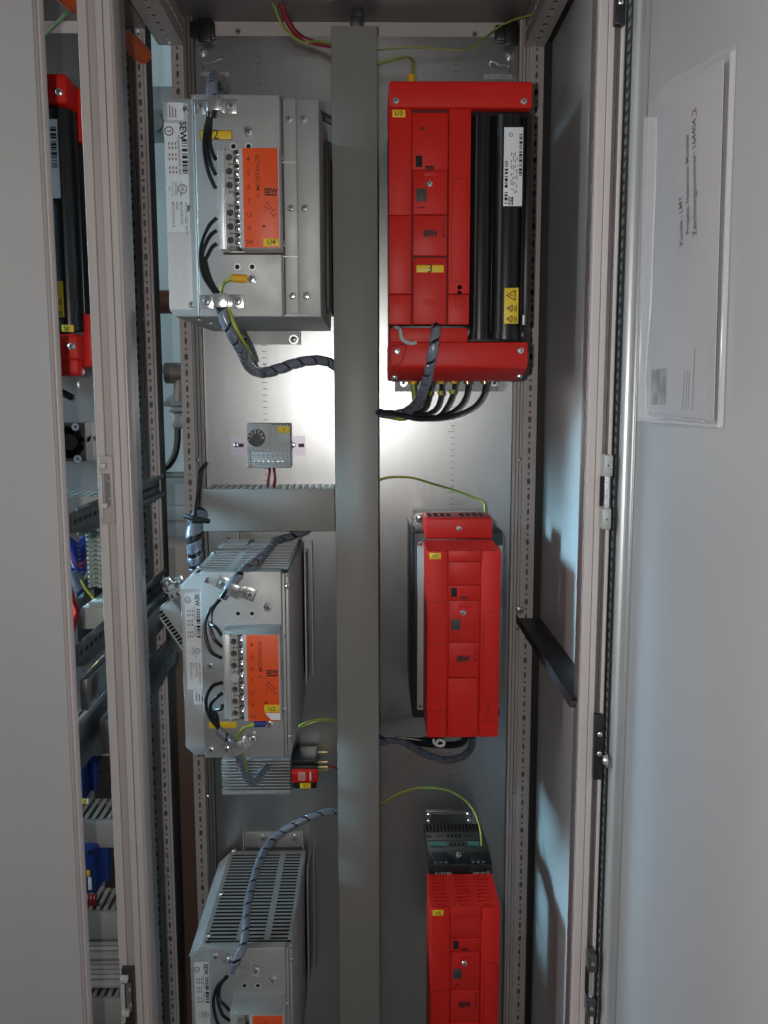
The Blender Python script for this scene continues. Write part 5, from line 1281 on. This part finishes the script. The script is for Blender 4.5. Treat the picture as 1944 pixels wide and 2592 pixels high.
# ------------------------------------------------------------------ inside the neighbouring cabinet
D4 = thing('frequency_inverter', 'red drive with black tubes in the neighbouring cabinet, half hidden by the ajar door', 'drive', T('E', 600, 1040, YPL))
Yn = 1.19
xr1 = T('A', 556, 750, Yn).x; xr2 = T('A', 606, 750, Yn+.045).x; xl4 = xr1-.20
zt4, zt5 = T('A', 460, 612, Yn).z, T('A', 460, 862, Yn).z
m = MB(); m.box(xl4, xr1, Yn, Yn+.06, zt5, zt4, .004, 3); m.box(xr1-.004, xr1+.008, Yn+.045, Yn+.10, zt5-.035, zt4-.004, .003); tc4 = m.build('top_cover', 'red', D4)
screw(T('A', 498, 775, Yn), .0048, tc4, 'pan')
zb5, zb4 = T('E', 570, 678, Yn).z, T('E', 570, 1035, Yn+.02).z
xr3 = T('E', 655, 800, Yn).x
m = MB(); m.box(xl4, xr3, Yn, Yn+.05, zb4+.02, zb5, .005, 3); m.box(xl4, xr3-.004, Yn+.012, Yn+.05, zb4, zb4+.03, .006, 3); m.box(xr3-.004, xr3+.010, Yn+.03, Yn+.09, zb4+.012, zb5+.028, .003); bc4 = m.build('bottom_cover', 'red_lid', D4)
screw(T('E', 603, 785, Yn), .0052, bc4, 'pan'); screw(T('E', 690, 1000, Yn+.03), .0046, bc4, 'pan')
m = MB(); m.box(xl4+.01, xr1-.001, Yn+.04, YPL-.001, zb4+.015, zt4-.003, .002); hb4 = m.build('housing', 'black', D4)
m = MB(); m.cyl((T('E', 560, 300, Yn+.02).x, Yn+.024, zb5+.004), (T('E', 560, 300, Yn+.02).x, Yn+.024, zt5-.004), .019, 28); m.build('heat_sink_tube', 'black_gloss', hb4)
m = MB(); m.cyl((T('E', 450, 300, Yn+.02).x, Yn+.024, zb5+.004), (T('E', 450, 300, Yn+.02).x, Yn+.024, zt5-.004), .019, 28); m.build('heat_sink_tube', 'black_gloss', hb4)
ya = Yn+.003
a = (T('A', 488, 1300, ya).x-.045, T('A', 492, 1300, ya).x, T('A', 470, 1665, ya).z, T('A', 440, 1000, ya).z)
m = MB(); m.box(a[0], a[1], ya, ya+.001, a[2], a[3]); lb = m.build('rating_label', 'white', hb4); rating(lb, a, ya, 31)
a = (T('E', 535, 400, ya).x-.030, T('E', 536, 400, ya).x, T('E', 500, 540, ya).z, T('E', 500, 237, ya).z); warn(hb4, a, ya)
a = rect('E', 520, 606, 620, 664, Yn+.004); marker(hb4, a, Yn+.004, 'U1', .0075)

fan = thing('cooling_fan', 'small square black cooling fan screwed to the neighbouring plate', 'fan', T('E', 620, 1750, YPL))
a = rect('E', 430, 1430, 718, 1750, 1.425); cx, cz = (a[0]+a[1])/2, (a[2]+a[3])/2
m = MB(); m.holed((a[0], 1.425, a[2]), XR, ZU, a[1]-a[0], a[3]-a[2], [(0, a[1]-a[0], 0, a[3]-a[2], cx-a[0], cz-a[2], (a[3]-a[2])*.43, (a[3]-a[2])*.43, True)], .03); m.box(a[0], a[1], 1.4555, YPL-.001, a[2], a[3]); m.box(a[1]-.0012, a[1], 1.4252, 1.4554, a[2], a[3]); m.box(a[0], a[1]-.0013, 1.4252, 1.4554, a[3]-.0012, a[3]); m.box(a[0], a[1]-.0013, 1.4252, 1.4554, a[2], a[2]+.0012); fr_ = m.build('fan_frame', 'black', fan)
m = MB(); m.cyl((cx, 1.43, cz), (cx, 1.455, cz), .013, 24)
for k in range(7):
    an = 2*math.pi*k/7; d_ = Vector((math.cos(an), 0, math.sin(an))); q = Vector((-math.sin(an), 0, math.cos(an)))
    m.obox(Vector((cx, 1.436, cz))+d_*.012, d_*.018, q*.008+Vector((0, .010, 0)), Vector((0, .0012, 0)))
m.build('rotor', 'black_gloss', fan)
for x, y in ((635, 1462), (655, 1730)): screw(T('E', x, y, 1.425), .0060, fan, 'socket')
m = MB(); c = T('E', 515, 1190, 1.40); m.obox(c+Vector((-.03, 0, .012)), (.044, 0, -.022), (.004, 0, .008), (0, .02, 0), .002); tag(m.build('cable_end', 'black'), 'black stub showing beside the ajar door, above the small fan', 'cable')
m = MB(); a = rect('E', 652, 1078, 662, 1140, YPL-.002); m.box(a[0], a[1], YPL-.002, YPL-.0005, a[2], a[3], .0004); tag(m.build('plate_hook', 'zinc'), 'thin bright hook on the neighbouring plate, above the small fan', 'hook')

xe2 = P(296, 1900, YDU).x
GD = 'wiring ducts in the neighbouring cabinet'
for t_, y0_, y1_, lab in (('E', 2045, 2230, 'grey wiring duct just below the small fan in the neighbouring cabinet'), ('I', 1868, 2105, 'grey wiring duct below the tilted rails in the neighbouring cabinet'),
                          ('M', 485, 712, 'grey wiring duct between the two blue devices in the neighbouring cabinet'), ('M', 1258, 1482, 'grey wiring duct under the lower blue device in the neighbouring cabinet'), ('M', 1985, 2230, 'lowest grey wiring duct seen in the neighbouring cabinet')):
    a = rect(t_, 700, y0_, 900, y1_, YDU); hduct((-.80, xe2, a[2], a[3]), YDU, YPL, lab, grp=GD, pitch=.0125)

ts = thing('terminal_strip', 'upright row of pale terminal blocks beside blue wires in the neighbouring cabinet', 'terminal strip', T('I', 770, 715, 1.40))
Ys = 1.345
for k in range(13):
    y0_ = 205+39*k; q = rect('I', 716+2.2*k, y0_, 815+1.2*k, y0_+37, Ys)
    m = MB(); m.box(q[0], q[1]-.013, Ys, Ys+.05, q[2], q[3], .0006); m.box(q[1]-.0128, q[1], Ys+.012, Ys+.05, q[2]+.0006, q[3]-.0004, .0006)
    b_ = m.build('terminal_block', 'pale_green', ts)
    m = MB(); m.box(q[1]-.0175, q[1]-.0135, Ys-.0005, Ys+.0004, q[2]+.002, q[3]-.002); m.box(q[1]-.010, q[1]-.004, Ys+.0112, Ys+.0122, q[2]+.002, q[3]-.003); m.build('wire_hole', 'term_dark', b_)
q = rect('I', 830, 190, 838, 640, Ys+.05); m = MB(); m.box(q[0]-.03, q[1], Ys+.0505, Ys+.054, q[2]-.03, q[3]+.02); m.build('rail', 'dark_steel', ts)
rn = random.Random(9)
GB = 'blue wires in the neighbouring cabinet'
for k in range(11):
    s_ = T('I', 560, 250+10*k, 1.33+.004*k); e_ = T('I', 716+3*k, 225+42*k, Ys+.02)
    mid = s_.lerp(e_, .5)+Vector((.004, -.006, -.014-.002*k))
    m = MB(); m.tube([s_, mid, e_], .0026, 8); tag(m.build('control_wire', 'wire_blue' if k not in (5, 8) else ('wire_red' if k == 5 else 'wire_yel')), 'thin wire fanning out to the pale terminal blocks in the neighbouring cabinet', 'wire', GB)
harness('cable_harness', [T('I', 590, 560, 1.36), T('I', 640, 640, 1.35), T('I', 690, 730, 1.35), T('I', 730, 810, 1.36), T('I', 770, 900, 1.37)], .011, 'blue spiral-wrapped bundle below the pale terminal blocks in the neighbouring cabinet', pitch=.026, core='wire_blue')
m = MB(); m.tube([T('I', 680, 620, 1.325), T('I', 720, 700, 1.325), T('I', 800, 790, 1.34)], .002, 6); tag(m.build('control_wire', 'wire_yel'), 'single yellow wire across the blue bundle in the neighbouring cabinet', 'wire')
q = rect('I', 680, 855, 900, 1040, 1.31); m = MB(); m.box(q[0], q[1], 1.31, 1.44, q[2], q[3], .003); r2_ = rect('I', 740, 812, 900, 858, 1.312); m.box(r2_[0], r2_[1], 1.312, 1.44, r2_[2], r2_[3], .002); tag(m.build('relay', 'pale_green'), 'pale green block under the terminal row in the neighbouring cabinet', 'relay')
q = rect('I', 500, 640, 648, 1170, 1.26)
m = MB(); m.prism([(q[0], 1.30, q[2]), (q[0], 1.30, q[3]), (q[1]-.014, 1.26, q[3]), (q[1]-.002, 1.26, q[3]-.05), (q[1], 1.26, (q[2]+q[3])/2), (q[1]-.003, 1.26, q[2]+.04), (q[1]-.014, 1.26, q[2])], (0, .012, 0), .002); tag(m.build('motor_starter', 'red'), 'bright red housing edge peeking past the ajar door beside the blue bundle', 'device')
q = rect('I', 640, 700, 690, 1150, 1.34); m = MB(); m.box(q[0], q[1]+.02, 1.34, 1.44, q[2], q[3], .002); tag(m.build('circuit_breaker', 'black'), 'black device behind the red housing edge in the neighbouring cabinet', 'device')

def blue_dev(t_, x0, y0, x1, y1, label, tags):
    q = rect(t_, x0, y0, x1, y1, 1.36); r = thing('contactor', label, 'contactor', ((q[0]+q[1])/2, YPL, q[2]))
    m = MB(); m.box(q[0]-.03, q[1]-.012, 1.36, 1.45, q[2], q[3], .003); m.box(q[1]-.012, q[1], 1.385, 1.45, q[2]+.006, q[3]-.003, .002); bd_ = m.build('housing', 'blue', r)
    for nm, a_, b_, c_, d_, mm in tags:
        s_ = rect(t_, a_, b_, c_, d_, 1.358); m = MB(); m.box(s_[0], s_[1], 1.3585, 1.3598, s_[2], s_[3], .0003); m.build(nm, mm, bd_)
    return r
blue_dev('M', 660, -160, 765, 320, 'upper blue contactor with yellow and white tag in the neighbouring cabinet', (('tag', 690, 300, 722, 345, 'yellow'), ('label', 724, 300, 745, 345, 'white')))
blue_dev('M', 690, 722, 872, 1095, 'lower blue contactor with yellow tag and white strip in the neighbouring cabinet', (('tag', 727, 902, 755, 952, 'yellow'), ('label', 740, 960, 770, 1066, 'white'), ('button', 750, 800, 790, 850, 'wire_blue'), ('terminal_mouth', 735, 735, 750, 770, 'slit'), ('terminal_mouth', 765, 735, 780, 770, 'slit')))
for t_, y0_, y1_, lab in (('M', -160, 300, 'dark brown relay right of the upper blue contactor'), ('M', 700, 1050, 'dark brown relay right of the lower blue contactor')):
    q = rect(t_, 780 if y0_ < 0 else 872, y0_, 1010, y1_, 1.40); m = MB(); m.box(q[0], q[1], 1.40, 1.45, q[2], q[3], .002); m.box(q[0]+.004, q[1]-.003, 1.395, 1.3995, q[2]+.01, (q[2]+q[3])/2, .001); tag(m.build('relay', 'device_dark'), lab, 'relay')
for i in range(3):
    m = MB(); m.tube([T('M', 745+28*i, 1100, 1.40), T('M', 742+28*i, 1150, 1.395), T('M', 752+28*i, 1215, 1.41)], .0030, 8); tag(m.build('control_wire', 'wire_red'), 'short red wire from the lower blue contactor into the duct below it', 'wire', 'red wires under the lower blue contactor')
hk2 = thing('braking_resistor', 'ribbed aluminium block above the lowest duct in the neighbouring cabinet', 'resistor', T('M', 880, 1850, YPL))
q = rect('M', 640, 1490, 1010, 1850, 1.40); m = MB(); m.box(q[0], xe2, 1.425, YPL-.001, q[2], q[3]); n_ = 9
for k in range(n_):
    zz = q[2]+(q[3]-q[2])*k/n_; m.box(q[0], xe2, 1.40-(.012 if k in (0, 6) else 0), 1.425, zz, zz+.006, .0006)
m.build('fins', 'alu', hk2)
m = MB(); m.tube([T('I', 872, 1560, 1.30), T('I', 862, 1620, 1.29), T('I', 870, 1700, 1.29), T('I', 862, 1785, 1.30)], .003, 8); tag(m.build('cable', 'white_ink'), 'short pale cable beside the front column above a duct', 'cable')
m = MB(); m.tube([T('I', 730, 1430, 1.2), T('I', 780, 1380, 1.2), T('I', 840, 1310, 1.2)], .0035, 8); tag(m.build('control_wire', 'wire_yel'), 'yellow wire end lying between the tilted rails', 'wire')
m = MB(); m.tube([T('I', 770, 1380, 1.215), T('I', 830, 1320, 1.215), T('I', 885, 1260, 1.215)], .003, 8); tag(m.build('control_wire', 'wire_red'), 'dark red wire end lying between the tilted rails', 'wire')

# rails running front to back between the two cabinets
XV = -.3345
def yv(px): return XV*FPX/(px-940)
def zat(px, py): return PX(px, py, XV).z
def din(label, z0, z1, y0, y1, slots=True, name='mounting_rail', grp='rails between the two cabinets'):
    t = thing(name, label, 'rail', (XV, (y0+y1)/2, z0), grp); h = z1-z0
    m = MB(); m.box(XV-.0012, XV, y0, y1, z0+h*.2, z1-h*.2); m.box(XV, XV+.0062, y0, y1, z0+h*.2-.0012, z0+h*.2); m.box(XV, XV+.0062, y0, y1, z1-h*.2, z1-h*.2+.0012)
    m.box(XV+.0063, XV+.0075, y0, y1, z0, z0+h*.2, .0005); m.box(XV+.0063, XV+.0075, y0, y1, z1-h*.2, z1, .0005)
    m.build('rail', 'dark_steel', t)
    if slots:
        m = MB(); y = y0+.01
        while y < y1-.012: m.box(XV+.0001, XV+.0006, y, y+.010, z0+h*.42, z0+h*.56); y += .018
        m.build('slots', 'slit', t)
    return t
z1_, z0_ = zat(404, 1198), zat(404, 1255)
din('uppermost short mounting rail running back beside the front column lock', z0_, z1_, .992, 1.415)
z1_, z0_ = zat(347, 1488), zat(347, 1639)
t_ = din('tall tilted-looking dark rail running back below the first mounting rail', z0_+.044, z1_, .992, 1.412)
m = MB(); m.box(XV+.001, XV+.010, .992, 1.41, z0_, z0_+.036, .001); m.build('lower_flange', 'dark_steel', t_)
z1_, z0_ = zat(353, 1699), zat(353, 1777)
m = MB(); m.box(XV, XV+.012, 1.06, 1.435, z0_, z1_, .001); m.box(XV+.012, XV+.0128, 1.06, 1.435, z0_+.012, z0_+.026); tag(m.build('mounting_rail', 'dark_steel'), 'lowest blue-grey rail running back between the cabinets', 'rail', 'rails between the two cabinets')
m = MB(); m.box(XV-.02, XV-.012, .985, 1.16, z0_-.006, z1_+.004, .001); tag(m.build('mounting_rail', 'dark_steel'), 'short dark rail behind the front column, lowest in the door gap', 'rail', 'rails between the two cabinets')

# loose clamp and terminal piece at the end of the tall rail
lt = thing('shield_clamp', 'grey plastic terminal piece with bright metal clamps, left of the middle filter', 'clamp', T('I', 1420, 1000, 1.36))
A_, B_ = T('I', 1295, 880, 1.345), T('I', 1530, 1215, 1.345); C_ = T('I', 1450, 780, 1.345); v1 = (B_-A_); v2 = (C_-A_)
m = MB(); m.obox(A_, v1, v2*.95, (0, .02, 0), .002); bk = m.build('terminal_piece', 'thermo', lt)
m = MB(); dv = v1.normalized()
for k in range(12): p_ = A_+v1*(.08+.075*k)+v2*.08-Vector((0, .0008, 0)); m.obox(p_, dv*.004, v2.normalized()*.008, (0, .0006, 0))
m.build('slots', 'slit', bk)
m = MB(); m.obox(A_-Vector((0, .0006, 0))+v2*.005, v1, v2*.12, (0, .0004, 0)); m.build('edge_strip', 'alu_bright', bk)
for i, (x, y) in enumerate(((1390, 745), (1470, 690), (1435, 800), (1370, 700), (1480, 780))):
    c = T('I', x, y, 1.335); m = MB(); q = [random.uniform(-.4, .4) for _ in range(2)]
    m.obox(c, (.016, q[0]*.01, .008), (-.006, 0, .012), (0, .008, 0), .002); kk = m.build('metal_clamp', 'zinc' if i % 2 else 'thermo', lt)
    screw(c+Vector((.004, -.0012, .008)), .0042, lt, 'pan')

# tie and wrapped bundle left of the short duct
harness('cable_harness', [T('J', 365, 55, 1.36), T('J', 325, 130, 1.345), T('J', 300, 230, 1.335), T('J', 300, 320, 1.335), T('J', 310, 420, 1.345), T('J', 330, 560, 1.37)], .0105, 'dark blue wrapped bundle hanging at the left end of the short duct', pitch=.023, cover=.66, core='black')
m = MB(); m.tube([T('F', 404, 1760, 1.36), T('F', 350, 1830, 1.35), T('F', 340, 1880, 1.345), T('F', 330, 2050, 1.34), T('F', 312, 2190, 1.335), T('J', 320, 70, 1.33)], .0022, 8); tag(m.build('cable_tie', 'black'), 'black cable tie tail standing up left of the short duct', 'cable tie')
m = MB(); c = T('J', 330, 110, 1.335); m.tube([c+Vector((-.018, 0, .004)), c+Vector((0, -.013, .002)), c+Vector((.017, 0, -.004))], .004, 8); tag(m.build('cable_tie', 'black'), 'black tie gripping the dark blue wrapped bundle by the short duct', 'cable tie')

# orange cable over the front column
m = MB(); m.tube([T('A', 480, -120, 1.10), T('A', 600, -10, 1.14), T('A', 760, 110, 1.20), T('A', 930, 245, 1.28), T('A', 1080, 355, 1.34), T('A', 1190, 450, 1.385), T('A', 1207, 474, 1.392)], .0125, 14); tag(m.build('orange_hose', 'orange_cable'), 'thick orange cable reaching back under the roof behind the front column', 'cable')
m = MB(); m.tube([T('A', 380, 290, 1.42), T('A', 450, 220, 1.38), T('A', 560, 110, 1.30)], .003, 8); tag(m.build('earth_wire', 'wire_grn'), 'thin green wire at the top of the neighbouring cabinet', 'wire')

# ------------------------------------------------------------------ behind the cabinets, seen through the slit
YB = 1.95
def zs(t, y, Y=YB): return T(t, 1330, y, Y).z
m = MB(); m.box(-1.0, .2, YB, YB+.10, zs('A', 960), zs('A', 720), .004); tag(m.build('cable_trunking', 'pipe'), 'blue-grey trunking on the room wall, high in the gap between the cabinets', 'trunking')
m = MB(); c = T('A', 1320, 1060, YB-.02); m.box(c.x-.03, c.x+.04, YB-.04, YB+.04, zs('A', 1160), zs('A', 965), .004); m.cyl((c.x, YB-.04, c.z), (c.x, YB-.05, c.z), .018, 18); tag(m.build('junction_box', 'pipe'), 'pale junction box under the trunking behind the cabinets', 'box')
def pipe(t, y0, y1, m_, label, x0=-1.0, x1=.2):
    za, zb_ = zs(t, y0), zs(t, y1); b = MB(); b.cyl((x0, YB, (za+zb_)/2), (x1, YB, (za+zb_)/2), (za-zb_)/2, 20); return tag(b.build('pipe', m_), label, 'pipe')
pipe('E', 312, 512, 'copper', 'thick brown pipe crossing the gap between the cabinets')
pipe('E', 940, 1012, 'pipe', 'thin grey pipe crossing the gap above the valve')
pipe('E', 1838, 1892, 'pipe', 'lower grey pipe crossing the gap below the black cable')
vv = thing('valve', 'weathered pipe valve with grey actuator in the gap between the cabinets', 'valve', T('E', 1480, 1480, YB))
m = MB(); c = T('E', 1470, 1010, YB-.03); m.cyl(c+Vector((-.02, 0, 0)), c+Vector((.05, 0, 0)), .022, 16); m.cyl(c+Vector((.015, 0, .02)), c+Vector((.015, 0, -.06)), .014, 14, .022); m.build('body', 'iron', vv)
m = MB(); q = rect('E', 1415, 1160, 1560, 1290, YB-.03); m.prism([(q[0]-.03, YB-.03, q[2]), (q[0]+.015, YB-.03, q[3]), (q[1], YB-.03, q[3]), (q[1], YB-.03, q[2])], (0, .06, 0), .004); q = rect('E', 1415, 1292, 1560, 1340, YB-.04); m.box(q[0], q[1], YB-.04, YB+.03, q[2], q[3], .004); q = rect('E', 1440, 1342, 1560, 1475, YB-.035); m.box(q[0], q[1], YB-.035, YB+.03, q[2], q[3], .005); m.build('actuator', 'pipe', vv)
m = MB(); m.tube([T('E', 1492, 1470, YB-.01), T('E', 1490, 1580, YB-.01), T('E', 1470, 1690, YB-.01), T('E', 1420, 1780, YB-.01), T('E', 1350, 1830, YB-.01)], .007, 10); tag(m.build('cable', 'black'), 'dark cable curving down from the valve actuator', 'cable')
q = rect('E', 1200, 1930, 1700, 2420, 2.05); m = MB(); m.box(-1.2, .2, 2.05, 2.25, q[2]-.02, q[3], .006); m.box(-1.2, .2, 2.03, 2.049, q[2]+.05, q[2]+.085, .003); tag(m.build('machine_base', 'pipe'), 'shadowed grey steel ledge in the gap below the pipes', 'ledge')
q = rect('I', 1200, 345, 1700, 760, 1.90); m = MB(); m.box(-.95, -.05, 1.90, 2.03, q[2]-.5, q[3], .006); tag(m.build('carton', 'carton'), 'pale carton standing behind the cabinets in the gap', 'box')
q = rect('I', 1200, 1230, 1700, 1500, 1.62); m = MB(); m.box(-1.1, -.02, 1.62, 1.80, 0.0, q[3], .004); tag(m.build('cardboard_box', 'card'), 'dark brown cardboard leaning behind the cabinets, low in the gap', 'box')
